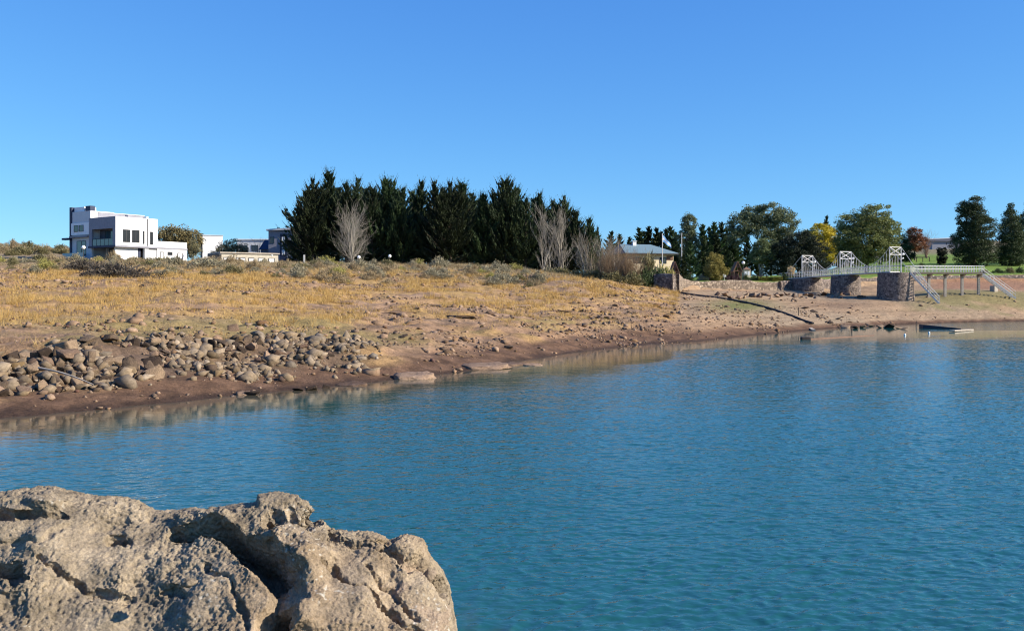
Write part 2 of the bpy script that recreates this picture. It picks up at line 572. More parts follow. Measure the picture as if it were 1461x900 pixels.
def water_mat():
    m, nt, b = new_mat('lake_water')
    L = nt.links.new
    tc = N(nt, 'ShaderNodeTexCoord')
    mp = N(nt, 'ShaderNodeMapping'); mp.inputs['Scale'].default_value = (.55, 1.0, 1)
    mp.inputs['Rotation'].default_value = (0, 0, math.radians(14))
    L(tc.outputs['Object'], mp.inputs[0])
    calm = N(nt, 'ShaderNodeAttribute', attribute_name='calm')
    shal = N(nt, 'ShaderNodeAttribute', attribute_name='shallow')
    n1 = N(nt, 'ShaderNodeTexNoise', Scale=2.6, Detail=3, Roughness=.55, Distortion=.4)
    n3 = N(nt, 'ShaderNodeTexNoise', Scale=9, Detail=3, Roughness=.6, Distortion=.3)
    gust = N(nt, 'ShaderNodeTexNoise', Scale=.09, Detail=3)
    for n in (n1, n3, gust): L(mp.outputs[0], n.inputs['Vector'])
    gr = N(nt, 'ShaderNodeMapRange'); gr.inputs['From Min'].default_value = .35; gr.inputs['From Max'].default_value = .65
    gr.inputs['To Min'].default_value = .65; gr.inputs['To Max'].default_value = 1.15
    L(gust.outputs['Fac'], gr.inputs[0])
    inv = N(nt, 'ShaderNodeMath', operation='SUBTRACT'); inv.inputs[0].default_value = 1.0
    L(calm.outputs['Fac'], inv.inputs[1])
    mul = N(nt, 'ShaderNodeMath', operation='MULTIPLY'); L(inv.outputs[0], mul.inputs[0]); L(gr.outputs[0], mul.inputs[1])
    st = N(nt, 'ShaderNodeMath', operation='ADD'); L(mul.outputs[0], st.inputs[0]); st.inputs[1].default_value = .05
    h = N(nt, 'ShaderNodeMath', operation='MULTIPLY_ADD'); L(n3.outputs['Fac'], h.inputs[0]); h.inputs[1].default_value = .28; L(n1.outputs['Fac'], h.inputs[2])
    bp = N(nt, 'ShaderNodeBump', Distance=.035)
    L(st.outputs[0], bp.inputs['Strength']); L(h.outputs[0], bp.inputs['Height'])
    L(bp.outputs[0], b.inputs['Normal'])
    mx = N(nt, 'ShaderNodeMixRGB')
    mx.inputs[1].default_value = (.012, .083, .086, 1); mx.inputs[2].default_value = (.11, .075, .042, 1)
    L(shal.outputs['Fac'], mx.inputs[0]); L(mx.outputs[0], b.inputs['Base Color'])
    b.inputs['Roughness'].default_value = .06
    b.inputs['IOR'].default_value = 1.333
    b.inputs['Specular IOR Level'].default_value = .5
    return m


wu = np.concatenate([np.geomspace(-9000, -140, 60), np.arange(-120, 1580, 2.6), np.geomspace(1600, 11000, 60)])
wY = np.concatenate([np.linspace(4, 8, 12), np.arange(8.03, 16, .026), np.arange(16, 26, .04), np.arange(26, 46, .07), np.arange(46, 80, .14), np.arange(80, 180, .5)])
WU, WY = np.meshgrid(wu, wY)
WX = (WU - CX) / F * WY
edge = np.interp(WU, *CALM)
wn = n2(WX, WY, .22, 3, 2.0)
cal = smooth(-2.2 + 1.4 * smooth(880, 980, WU), 1.6, (WY - edge) / np.maximum(edge, 8) * 14 + wn * 1.6)
# a breeze ripples the strip close to the far beach
cal = cal * (1 - .85 * smooth(1290, 1340, WU) * smooth(84, 88, WY + 6 * wn))
wdepth = -base_z(WU, np.maximum(WY, 12))
sh = (1 - smooth(0, .85, wdepth + .35 * wn)) * .8
spit = np.exp(-((WU - 880) / 75) ** 2 - ((WY - 49) / 8) ** 2)
sh = np.maximum(sh, .75 * spit)
sh = np.maximum(sh, .65 * np.exp(-((WU - 690) / 38) ** 2 - ((WY - 8.4) / .75) ** 2) * smooth(-.6, .2, n2(WX, WY, 2.0, 2, 5.0)))   # drowned rock beside the outcrop


def waves(x, y):
    """wind ripples crossing the bay: three sizes of short-crested wavelets"""
    c, s_ = math.cos(.30), math.sin(.30)
    a, b = x * c + y * s_, -x * s_ + y * c
    q = lambda kx, ky, o: np.stack([a.ravel() * kx, b.ravel() * ky, np.full(x.size, o)], 1)
    d = perlin(q(.6, .6, 3.3)) * .35
    h = perlin(q(1.1, 1.9, 1.5) + d[:, None]) * .013
    w2 = perlin(q(3.2, 5.0, 7.5) + d[:, None])
    h += (1 - 2 * np.abs(w2)) * .0105
    h += perlin(q(7.6, 11, 11.5) + h[:, None] * 12) * .0092
    h += perlin(q(14, 19, 15.5)) * .0036
    return h.reshape(x.shape)


gust_ = .75 + .5 * smooth(-.5, .5, n2(WX, WY, .07, 2, 30.0))
core = smooth(7, 9, WY) * smooth(-140, -100, WU) * (1 - smooth(1540, 1590, WU)) * (1 - smooth(76, 84, WY))
WZ = waves(WX, WY) * .8 * core * gust_ * (.05 + .95 * (1 - cal) ** 1.5)
wv = np.stack([WX.ravel(), WY.ravel(), WZ.ravel()], 1)
n0 = len(wv)
near = np.array([[-900, -400, 0], [900, -400, 0], [900, 4, 0], [WX[0, -1], 4, 0], [WX[0, 0], 4, 0], [-900, 4, 0]], float)
wv = np.concatenate([wv, near])
nf = np.array([[n0 + 5, n0, n0 + 1, n0 + 2]])
tag(link('water', mesh_np('water', wv, [grid_faces(*WX.shape), nf], water_mat(), None, True,
                          {'calm': np.concatenate([cal.ravel(), np.zeros(6)]), 'shallow': np.concatenate([sh.ravel(), np.zeros(6)])})), kind='structure')

# ------------------------------------------------------------------ foreground outcrop
def polyline_dist(px, py, pts):
    d = np.full(px.shape, 1e9); s = np.zeros(px.shape)
    for (x0, y0, w0), (x1, y1, w1) in zip(pts[:-1], pts[1:]):
        dx, dy = x1 - x0, y1 - y0
        t = np.clip(((px - x0) * dx + (py - y0) * dy) / (dx * dx + dy * dy), 0, 1)
        q = np.hypot(px - x0 - t * dx, py - y0 - t * dy) / (w0 + t * (w1 - w0))
        m = q < d
        d = np.where(m, q, d)
    return d


def make_outcrop():
    YC = 5.7
    CR = [(-500, 770), (-260, 722), (-120, 706), (0, 701), (40, 696), (66, 694), (88, 702), (130, 709), (185, 713), (214, 727), (250, 729), (290, 728), (318, 722), (345, 714), (385, 708), (420, 706), (448, 712),
          (463, 733), (482, 748), (520, 752), (545, 758), (562, 770), (580, 767), (605, 780), (628, 796), (640, 812), (650, 835)]
    cpx = np.array([c[0] for c in CR], float); cpy = np.array([c[1] for c in CR], float)
    cX = X_at(cpx, YC); cZ = CAMZ - (cpy - HY) / F * YC
    XR = X_at(643, 5.2)                       # where the right flank turns down
    # along the section: offset from crest in depth / height
    sec = np.array([(-3.4, -3.2), (-2.6, -2.3), (-1.9, -1.55), (-1.4, -1.05), (-.9, -.60), (-.45, -.22), (-.15, -.03), (0, 0), (.12, -.03), (.25, -.16), (.36, -.5), (.42, -1.3), (.44, -2.6)])
    seg = np.concatenate([[0], np.cumsum(np.hypot(*np.diff(sec, axis=0).T))])
    v = np.arange(0, seg[-1] + .001, .014)
    dy = np.interp(v, seg, sec[:, 0]); dz = np.interp(v, seg, sec[:, 1])
    k = np.ones(9) / 9
    pad = lambda a: np.convolve(np.pad(a, 4, mode='edge'), k, 'valid')
    dy, dz = pad(dy), pad(dz)
    uu = np.arange(-3.9, XR + 2.0, .014)
    R = .17
    over = np.maximum(uu - (XR - R), 0)       # right flank rolls over and drops
    qa = math.pi / 2 * .97
    ang = np.minimum(over / R, qa)
    xx = np.where(over > 0, XR - R + R * np.sin(ang) + np.maximum(over - R * qa, 0) * .07, uu)
    drop = np.where(over > 0, R * (1 - np.cos(ang)) + np.maximum(over - R * qa, 0), 0)
    zc = np.interp(np.minimum(xx, XR + .2), cX, cZ)
    XXg = xx[None, :] + 0 * v[:, None]
    YYg = YC + dy[:, None] + 0 * xx[None, :]
    ZZg = zc[None, :] + dz[:, None] - drop[None, :]
    XXg = XXg * (1 + (YYg / YC - 1) * .6)
    YYg = YYg + .10 * np.sin(XXg * 2.1 + .6)
    px = CX + F * XXg / YYg
    Pb = np.stack([XXg, YYg, ZZg], -1)
    nrm = np.cross(np.gradient(Pb, axis=1), np.gradient(Pb, axis=0)); nrm /= np.linalg.norm(nrm, axis=-1)[..., None] + 1e-9
    py = HY + (CAMZ - ZZg) / YYg * F
    q = Pb.reshape(-1, 3)
    inner = (smooth(0, .25, np.abs(dy)[:, None] + .0 * XXg)).ravel()     # calmer at the crest: keeps the skyline
    D = fbm(q * 1.25 + 3.3, 3) * .085 * (.3 + .7 * inner) + fbm(q * 4.2, 2, .5) * .03 * (.3 + .7 * inner)
    pxr, pyr = px.ravel() + 16 * perlin(q * 5.5 + 11) + 7 * perlin(q * 15 + 4), py.ravel() + 12 * perlin(q * 5.5 + 77) + 6 * perlin(q * 15 + 14)

    def carve(pts, depth, hard=.75):
        nonlocal D
        d = polyline_dist(pxr, pyr, pts)
        D = D - depth * (1 - smooth(hard * .55, 1.0 + (1 - hard) * .6, d))

    def lump(cx, cy, rx, ry, h):
        nonlocal D
        d = np.hypot((pxr - cx) / rx, (pyr - cy) / ry)
        D = D + h * (1 - smooth(.35, 1.0, d))
    lump(300, 746, 60, 12, .05); lump(585, 783, 44, 18, .05); lump(50, 716, 70, 10, .05); lump(480, 870, 90, 60, .07); lump(440, 800, 50, 40, .06)
    carve([(255, 757, 5), (330, 762, 13), (365, 783, 22), (400, 806, 34), (418, 838, 26)], .34, .9)      # the black cleft
    carve([(418, 838, 22), (398, 862, 20), (392, 884, 30), (430, 930, 34)], .30, .9)
    carve([(385, 742, 10), (428, 739, 18), (448, 737, 13)], .22, .9)                                      # hollow under the knob
    carve([(0, 728, 5), (40, 732, 8), (85, 732, 6)], .07, .8)
    carve([(-40, 808, 14), (8, 818, 13), (40, 828, 6)], .14, .8)
    carve([(155, 768, 5), (172, 768, 8), (182, 764, 5)], .08, .8)
    carve([(240, 838, 5), (256, 838, 6)], .05, .8)
    carve([(470, 752, 5), (520, 775, 4), (560, 790, 6), (610, 812, 9), (625, 828, 8)], .07, .8)
    carve([(552, 774, 5), (572, 771, 6)], .06, .8)
    carve([(606, 816, 6), (632, 834, 10), (642, 850, 8)], .10, .85)
    carve([(460, 812, 4), (500, 828, 5), (560, 872, 5), (600, 907, 5)], .06, .8); carve([(520, 800, 3), (556, 830, 4), (590, 880, 4)], .05, .8); carve([(300, 800, 3), (330, 840, 4), (345, 890, 4)], .05, .8)
    carve([(60, 800, 4), (140, 846, 6), (190, 842, 4)], .05, .8)
    carve([(-20, 760, 4), (60, 775, 5), (100, 752, 4)], .025, .7)
    G = (q + nrm.reshape(-1, 3) * D[:, None]).reshape(Pb.shape)
    # close the sheet into a solid
    ring = [G]
    nr, nc = G.shape[:2]
    V0 = G.reshape(-1, 3); f0 = grid_faces(nr, nc)
    idx = np.arange(nr * nc).reshape(nr, nc)
    loop = np.concatenate([idx[0, :], idx[1:, -1], idx[-1, -2::-1], idx[-2:0:-1, 0]])
    low = V0[loop].copy(); low[:, 2] = -3.6
    n0 = len(V0); m = len(loop)
    j = np.arange(m); jn = (j + 1) % m
    skirt = np.stack([loop[jn], loop[j], n0 + j, n0 + jn], 1)
    cen = low.mean(0)[None]
    fan = np.stack([n0 + jn, n0 + j, np.full(m, n0 + m)], 1)
    bm = bmesh.new(); bmesh.ops.create_icosphere(bm, subdivisions=4, radius=1)
    ico = np.array([t.co[:] for t in bm.verts]); icf = np.array([[t.index for t in f.verts] for f in bm.faces]); bm.free()
    VV = [V0, low, cen]; FT = [fan]; base = n0 + m + 1
    # overhanging blocks that shade the clefts: (px, py, Y, rx, ry, rz, tilt)
    for i, (bx, by, bY, rx, ry, rz, tl) in enumerate([(418, 766, 5.36, .15, .14, .065, .25), (398, 716, 5.62, .17, .12, .045, .05), (270, 830, 4.98, .045, .04, .03, .2), (40, 719, 5.66, .26, .14, .05, .02)]):
        c = ico * (1 + .18 * fbm(ico * 1.5 + 9 * i, 3)[:, None])
        for t in range(7):
            n_ = unit(np.random.default_rng(900 + i * 9 + t).normal(size=3))
            c = c - np.outer(np.maximum(c @ n_ - .72, 0), n_)
        c = c * np.array([rx, ry, rz])
        ct, st = math.cos(tl), math.sin(tl)
        c = np.stack([c[:, 0] * ct + c[:, 2] * st, c[:, 1], -c[:, 0] * st + c[:, 2] * ct], 1) + np.array(P(bx, by, bY))
        VV.append(c); FT.append(icf + base); base += len(c)
    raw = mesh_np('outcrop_raw', np.concatenate(VV), [f0[:, ::-1], skirt[:, ::-1], np.concatenate(FT)])
    tmp = bpy.data.objects.new('outcrop_raw', raw); COL.objects.link(tmp)
    md = tmp.modifiers.new('remesh', 'REMESH'); md.mode = 'VOXEL'; md.voxel_size = .0068
    dg = bpy.context.evaluated_depsgraph_get()
    ev = bpy.data.meshes.new_from_object(tmp.evaluated_get(dg))
    bpy.data.objects.remove(tmp)
    n = len(ev.vertices)
    q = np.empty(n * 3, np.float32); ev.vertices.foreach_get('co', q); q = q.reshape(-1, 3).astype(float)
    nm = np.empty(n * 3, np.float32); ev.vertex_normals.foreach_get('vector', nm); nm = nm.reshape(-1, 3).astype(float)
    nf = len(ev.polygons)
    lt = np.empty(nf, np.int32); ev.polygons.foreach_get('loop_total', lt)
    li = np.empty(len(ev.loops), np.int32); ev.loops.foreach_get('vertex_index', li)
    F4 = li.reshape(-1, 4) if (lt == 4).all() else None
    # keep only what stands above the lake bed
    keep = q[:, 2] > -.6
    F4 = F4[keep[F4].all(1)]
    used = np.unique(F4); remap = np.full(n, -1); remap[used] = np.arange(len(used))
    q, nm, F4 = q[used], nm[used], remap[F4]
    warp = np.stack([perlin(q * 2.3 + 5), perlin(q * 2.3 + 31), perlin(q * 2.3 + 57)], 1) * .10
    patch = .25 + .75 * smooth(-.25, .30, perlin(q * 1.9 + 90))
    mid = fbm((q + warp) * 5, 3, .5) * .013
    rid = (.30 - fbm((q + warp * .6) * 11 + 9, 3, .55, turb=True)) * .013
    crumb = -np.abs(fbm((q + warp * .3) * 34 + 2, 3, .7)) * .0125
    pits = -smooth(.22, .46, perlin((q + warp * .4) * np.array([17, 17, 24]) + 40)) * .013
    pits2 = -smooth(.22, .42, perlin((q + warp * .3) * np.array([38, 38, 48]) + 70)) * .010
    fine = fbm(q * 75, 2, .7) * .0058
    V3 = q + nm * (mid + (rid + crumb + pits + pits2) * patch + fine)[:, None]
    # weathering blotches that belong to the stone
    a = fbm(q * 3.1 + 20, 4); b2 = fbm(q * 9 + 60, 3); c3 = perlin(q * 1.2 + 44)
    c = np.array([.295, .235, .162])[None] * (1 + .35 * a[:, None] + .30 * b2[:, None])
    c = c + np.array([.045, .02, .005])[None] * smooth(.0, .5, c3)[:, None]
    grey = smooth(.05, .45, fbm(q * 2.2 + 130, 3))[:, None] * .42
    c = c * (1 - grey) + np.array([.175, .145, .115])[None] * (1 + .3 * b2[:, None]) * grey
    pxq = CX + F * q[:, 0] / q[:, 1]
    pink = (smooth(.25, .5, fbm(q * 2.6 + 210, 3)) * smooth(520, 560, pxq))[:, None] * .4
    c = c * (1 - pink) + np.array([.35, .25, .19])[None] * pink
    speck = smooth(.42, .5, perlin(q * 46 + 8))[:, None] * smooth(.15, .4, perlin(q * 2.2 + 300))[:, None]
    c = c * (1 - speck) + np.array([.5, .45, .37])[None] * speck
    return V3, F4, np.clip(c, .03, .8)


def rock_mat(name, attr=True, c1=None, c2=None, bump=.012, scale=26):
    m, nt, b = new_mat(name)
    L = nt.links.new
    tc = N(nt, 'ShaderNodeTexCoord')
    n1 = N(nt, 'ShaderNodeTexNoise', Scale=scale, Detail=8, Roughness=.75)
    n3 = N(nt, 'ShaderNodeTexNoise', Scale=scale * .12, Detail=4, Roughness=.6)
    L(tc.outputs['Object'], n1.inputs['Vector']); L(tc.outputs['Object'], n3.inputs['Vector'])
    r1 = N(nt, 'ShaderNodeMapRange'); r1.inputs['From Min'].default_value = .32; r1.inputs['From Max'].default_value = .68
    r1.inputs['To Min'].default_value = .60; r1.inputs['To Max'].default_value = 1.35
    L(n1.outputs['Fac'], r1.inputs[0])
    sc = N(nt, 'ShaderNodeVectorMath', operation='SCALE')
    if attr:
        at = N(nt, 'ShaderNodeAttribute', attribute_name='Col')
        L(at.outputs['Color'], sc.inputs[0])
    else:
        oi = N(nt, 'ShaderNodeObjectInfo')
        mxo = N(nt, 'ShaderNodeMath', operation='MULTIPLY_ADD'); L(n3.outputs['Fac'], mxo.inputs[0]); mxo.inputs[1].default_value = .9
        sb = N(nt, 'ShaderNodeMath', operation='MULTIPLY_ADD'); L(oi.outputs['Random'], sb.inputs[0]); sb.inputs[1].default_value = 1.2; sb.inputs[2].default_value = -.6
        L(sb.outputs[0], mxo.inputs[2])
        rp = N(nt, 'ShaderNodeValToRGB')
        rp.color_ramp.elements[0].position = .1; rp.color_ramp.elements[1].position = .9
        rp.color_ramp.elements[0].color = (*c1, 1); rp.color_ramp.elements[1].color = (*c2, 1)
        L(mxo.outputs[0], rp.inputs[0]); L(rp.outputs[0], sc.inputs[0])
    L(r1.outputs[0], sc.inputs['Scale']); L(sc.outputs[0], b.inputs['Base Color'])
    b.inputs['Roughness'].default_value = .92
    b.inputs['Specular IOR Level'].default_value = .2
    bp = N(nt, 'ShaderNodeBump', Strength=1.0, Distance=bump)
    L(n1.outputs['Fac'], bp.inputs['Height']); L(bp.outputs[0], b.inputs['Normal'])
    return m


ov, of, oc = make_outcrop()
tag(link('rock_outcrop', mesh_np('rock_outcrop', ov, [of], rock_mat('outcrop_stone', True, bump=.016, scale=48), oc, True)),
    'big weathered tan rock outcrop with a black cleft, rising from the lake at the photographer', 'rock')

# ------------------------------------------------------------------ rocks of the bank
M_ROCKG = rock_mat('bank_rock_grey', False, (.05, .034, .024), (.255, .178, .113), .05, 7)
M_ROCKP = rock_mat('bank_rock_pink', False, (.11, .068, .045), (.31, .21, .14), .05, 7)


def rock_proto(seed, npts=14, flat=1.0, worn=.5):
    """broken stone: hull of a handful of points in a box, edges knocked off, faces a little uneven"""
    r = random.Random(seed)
    bm = bmesh.new()
    for k in range(npts):
        p = Vector((r.uniform(-1, 1), r.uniform(-1, 1), r.uniform(-1, 1)))
        m = max(abs(c) for c in p)
        p = p / m * r.uniform(.8, 1)
        bm.verts.new((p.x, p.y * .8, p.z * .72 * flat))
    bmesh.ops.convex_hull(bm, input=bm.verts[:])
    for v_ in [v_ for v_ in bm.verts if not v_.link_faces]: bm.verts.remove(v_)
    bmesh.ops.bevel(bm, geom=bm.edges[:], offset=.015 + .06 * worn, segments=1, affect='EDGES', clamp_overlap=True)
    bmesh.ops.triangulate(bm, faces=bm.faces[:])
    for _ in range(2):
        bmesh.ops.subdivide_edges(bm, edges=[e for e in bm.edges if e.calc_length() > .28], cuts=1)
        bmesh.ops.triangulate(bm, faces=bm.faces[:])
    co = np.array([v_.co[:] for v_ in bm.verts]); fs = np.array([[v_.index for v_ in f.verts] for f in bm.faces])
    bm.verts.index_update()
    co = np.array([v_.co[:] for v_ in bm.verts]); fs = np.array([[v_.index for v_ in f.verts] for f in bm.faces])
    bm.free()
    co += np.stack([fbm(co * 2.6 + seed, 3), fbm(co * 2.6 + seed + 30, 3), fbm(co * 2.6 + seed + 60, 3)], 1) * .028
    co /= np.abs(co[:, :2]).max()
    return co, fs


ROCKS = []
for i in range(12):
    co, fs = rock_proto(100 + i, 9 + i % 4, [1.0, .7, .5][i % 3], [.2, .8, .4, 0][i % 4])
    ROCKS.append([mesh_np('rock', co, [fs], mm) for mm in (M_ROCKG, M_ROCKP)])
SLABS = []
for i in range(6):
    r_ = random.Random(300 + i)
    bm = bmesh.new()
    k = r_.randint(6, 8)
    ang = sorted(r_.uniform(0, 6.28) for _ in range(k))
    ang = [2 * math.pi * (j + r_.uniform(-.3, .3)) / k for j in range(k)]
    pl = [(math.cos(t) * r_.uniform(.75, 1.05), math.sin(t) * r_.uniform(.55, .9)) for t in ang]
    lo = [bm.verts.new((x * 1.12, y * 1.12, -.35)) for x, y in pl]
    tx, ty = r_.uniform(-.10, .10), r_.uniform(-.22, -.05)
    hi = [bm.verts.new((x, y, .16 + tx * x - ty * y + r_.uniform(-.03, .03))) for x, y in pl]
    bm.faces.new(lo[::-1]); bm.faces.new(hi)
    for j in range(k): bm.faces.new((lo[j], lo[(j + 1) % k], hi[(j + 1) % k], hi[j]))
    bmesh.ops.triangulate(bm, faces=bm.faces[:])
    bmesh.ops.subdivide_edges(bm, edges=bm.edges[:], cuts=5, use_grid_fill=True)
    bmesh.ops.triangulate(bm, faces=bm.faces[:])
    co = np.array([v.co[:] for v in bm.verts]); fs = np.array([[v.index for v in f.verts] for f in bm.faces]); bm.free()
    co += np.stack([fbm(co * 1.8 + i * 9, 3), fbm(co * 1.8 + 40 + i, 3), fbm(co * 2.6 + 80 + i, 4) * .6], 1) * .13
    SLABS.append([mesh_np('slab', co, [fs], mm) for mm in (M_ROCKG, M_ROCKP)])


def ordinal(n):
    w = 'first second third fourth fifth sixth seventh eighth ninth tenth eleventh twelfth thirteenth fourteenth fifteenth sixteenth seventeenth eighteenth nineteenth twentieth'.split()
    if n <= 20: return w[n - 1]
    tens = {2: 'twenty', 3: 'thirty', 4: 'forty', 5: 'fifty', 6: 'sixty', 7: 'seventy', 8: 'eighty', 9: 'ninety'}
    if n % 10 == 0: return {20: 'twentieth', 30: 'thirtieth', 40: 'fortieth', 50: 'fiftieth', 60: 'sixtieth', 70: 'seventieth', 80: 'eightieth', 90: 'ninetieth'}[n]
    return tens[n // 10] + '-' + w[n % 10 - 1]


def put_rock(name, x, y, size, rs, lib=ROCKS, pink=0, sink=.34, zs=1.0, tilt=.6, lift=0):
    me = rs.choice(lib)[pink]
    o = link(name, me)
    s = size / 2
    o.scale = (s * rs.uniform(.85, 1.2), s * rs.uniform(.8, 1.05), s * zs * rs.uniform(.8, 1.1))
    o.rotation_euler = (rs.uniform(-tilt, tilt), rs.uniform(-tilt, tilt), rs.uniform(0, 6.28))
    o.location = (x, y, g1(x, y) + s * zs * (.62 - sink) + lift)
    o['px'] = CX + F * x / y
    return o


rs = random.Random(21)
placed = []


def scatter_band(n, px0, px1, t0, t1, smin, smax, grp, sep=.40, power=1.6, pinkp=.2, **kw):
    got, tries = [], 0
    while len(got) < n and tries < n * 60:
        tries += 1
        px = rs.uniform(px0, px1); t = rs.uniform(t0, t1)
        cy, cz = ctrl(px)
        y = cy[1] + (cy[2] - cy[1]) * t
        x = X_at(px, y)
        s = smin + (smax - smin) * rs.random() ** power
        if any((x - a) ** 2 + (y - b) ** 2 < (sep * (s + c)) ** 2 for a, b, c in placed): continue
        placed.append((x, y, s))
        o = put_rock('boulder' if s > .45 else 'rock', x, y, s, rs, pink=1 if rs.random() < pinkp else 0, **kw)
        o['size'] = s; o['t'] = t
        got.append(o)
    return got


# squared crest blocks along the top of the bank at the left
crest = []
for px, s in [(-28, .85), (14, .95), (52, .95), (92, 1.0), (124, .6), (150, .8), (186, .75), (214, .7), (240, .7), (262, .65)]:
    cy, _ = ctrl(px)
    y = cy[2] - .25; x = X_at(px, y)
    o = put_rock('boulder', x, y, s, rs, zs=.85, tilt=.2, sink=.2)
    placed.append((x, y, s)); crest.append(o)
lower = scatter_band(22, -30, 235, .0, .85, .46, .78, 'b', .30, 1.2, tilt=.9)
lower += scatter_band(56, -40, 235, -.10, .98, .24, .50, 'b', .29, 1.0, tilt=.9)
mid = scatter_band(18, 225, 430, .35, 1.0, .36, .54, 'm', .32, 1.0, tilt=.9)
mid += scatter_band(112, 215, 430, .25, 1.05, .16, .36, 'm', .29, 1.0, tilt=.9)
tail = scatter_band(36, 425, 530, .2, .9, .12, .32, 't', .30, 1.4, .35, tilt=.9)


def label_rocks(objs, phrase, group):
    objs.sort(key=lambda o: o['px'])
    for i, o in enumerate(objs):
        o['label'] = phrase.format(ordinal(i + 1)); o['category'] = 'rock'; o['group'] = group
        for k in ('px', 'size', 't'):
            if k in o: del o[k]


def split_label(objs, names, group):
    """names: list of (test on t, phrase)"""
    rest = objs[:]
    for test, phrase in names:
        sel = [o for o in rest if test(o)]
        rest = [o for o in rest if not test(o)]
        label_rocks(sel, phrase, group)


G1 = 'rocks of the boulder bank above the mud'
label_rocks(crest, '{0} squared grey block from the left along the crest of the boulder bank', G1)
split_label(lower, [(lambda o: o['size'] > .6, '{0} big rounded boulder from the left heaped below the crest blocks'),
                    (lambda o: o['t'] < .3, '{0} medium rock from the left along the muddy foot of the boulder bank'),
                    (lambda o: o['t'] < .65, '{0} medium rock from the left halfway up the boulder bank'),
                    (lambda o: True, '{0} medium rock from the left wedged just under the crest blocks')], G1)
split_label(mid, [(lambda o: o['size'] > .42, '{0} large angular rock from the left in the middle of the rubble bank'),
                  (lambda o: o['t'] < .45, '{0} small rock from the left on the lower edge of the rubble bank'),
                  (lambda o: o['t'] < .75, '{0} small rock from the left within the middle rubble bank'),
                  (lambda o: True, '{0} small rock from the left on the upper edge of the rubble bank')], G1)
split_label(tail, [(lambda o: o['t'] < .35, '{0} small stone from the left at the thin end of the bank, mud side'),
                   (lambda o: True, '{0} small stone from the left at the thin end of the bank, grass side')], G1)

# slabs and ledges at the waterline: (px, py, width px, kind, label)
for px, py, w, lib, zs, pink, lab in [
        (362, 558, 22, ROCKS, .7, 0, 'squat split rock at the waterline, left one of the near pair'),
        (347, 563, 26, SLABS, .9, 0, 'low tan ledge leading into the water left of the split rock'),
        (441, 552, 26, ROCKS, .6, 0, 'pale rounded rock at the waterline below the thin end of the bank'),
        (424, 553, 18, ROCKS, .6, 0, 'brown rounded rock at the waterline left of the pale one'),
        (466, 549, 14, ROCKS, .8, 0, 'small dark rock at the waterline right of the pale rounded rock'),
        (503, 543, 48, SLABS, 0.5, 1, 'pinkish flat slab sloping into the water'),
        (588, 537, 58, SLABS, 0.81, 0, 'pale broken slab with a dark notch standing in the shallows'),
        (690, 524, 70, SLABS, 0.43, 0, 'long low tan ledge at the waterline with a dark undercut'),
        (730, 521, 48, SLABS, 0.43, 0, 'flat pale ledge at the waterline next to the spit'),
        (760, 521, 34, SLABS, 0.5, 0, 'dark low slab at the outer tip of the ledge'),
        (726, 509, 14, ROCKS, .7, 0, 'single grey stone lying on the mud above the ledge'),
        (298, 540, 12, ROCKS, 1.0, 1, 'lone pinkish stone with a dry weed on the mud'),
        (333, 527, 16, ROCKS, 1.3, 1, 'upright pale pinkish stone at the rubble foot'),
        (546, 511, 13, ROCKS, .9, 0, 'dark pyramid stone on the mud beyond the bank end'),
        (576, 514, 12, ROCKS, .9, 0, 'dark round stone on the mud near the pale slab'),
        (582, 499, 13, ROCKS, .9, 0, 'dark stone on the mud above the pale slab')]:
    Y = F * (CAMZ - .12) / (py - HY)
    for _ in range(12):
        Y = F * (CAMZ - max(g1(X_at(px, Y), Y), 0)) / (py - HY)
    x = X_at(px, Y)
    o = put_rock('slab' if lib is SLABS else 'rock', x, Y, w * Y / F, rs, lib, 1 if lib is SLABS else pink, .34, zs, .07 if lib is SLABS else .4)
    o.rotation_euler.z = rs.uniform(-.25, .25)
    o.location.z = max(o.location.z, .02)
    del o['px']
    tag(o, lab, 'rock', 'rocks along the waterline')

LEDGE = [(264, 441, 54, 'left of the tan slope'), (345, 457, 50, ''), (180, 447, 40, ''), (560, 447, 70, ''), (620, 436, 60, ''), (480, 432, 60, ''), (735, 437, 56, ''), (800, 444, 40, ''), (540, 412, 50, ''), (660, 452, 50, ''), (410, 446, 40, ''), (60, 446, 46, ''), (310, 409, 44, ''), (860, 452, 40, '')]
led = []
for px, py, w_, _ in LEDGE:
    Y = 60.0
    for _k in range(40):
        Y = min(max(Y + ((HY + (CAMZ - g1(X_at(px, Y), Y)) / Y * F) - py) * .35, 36), 118)
    x = X_at(px, Y)
    o = put_rock('ledge', x, Y, w_ * Y / F, rs, SLABS, 1, .35, .16, .04)
    o.scale.y *= .55; o.rotation_euler.z = rs.choice([0, math.pi]) + rs.uniform(-.15, .15)
    led.append(o)
label_rocks(led, '{0} flat pale stone ledge from the left cropping out of the dry slope', 'ledges across the slope')

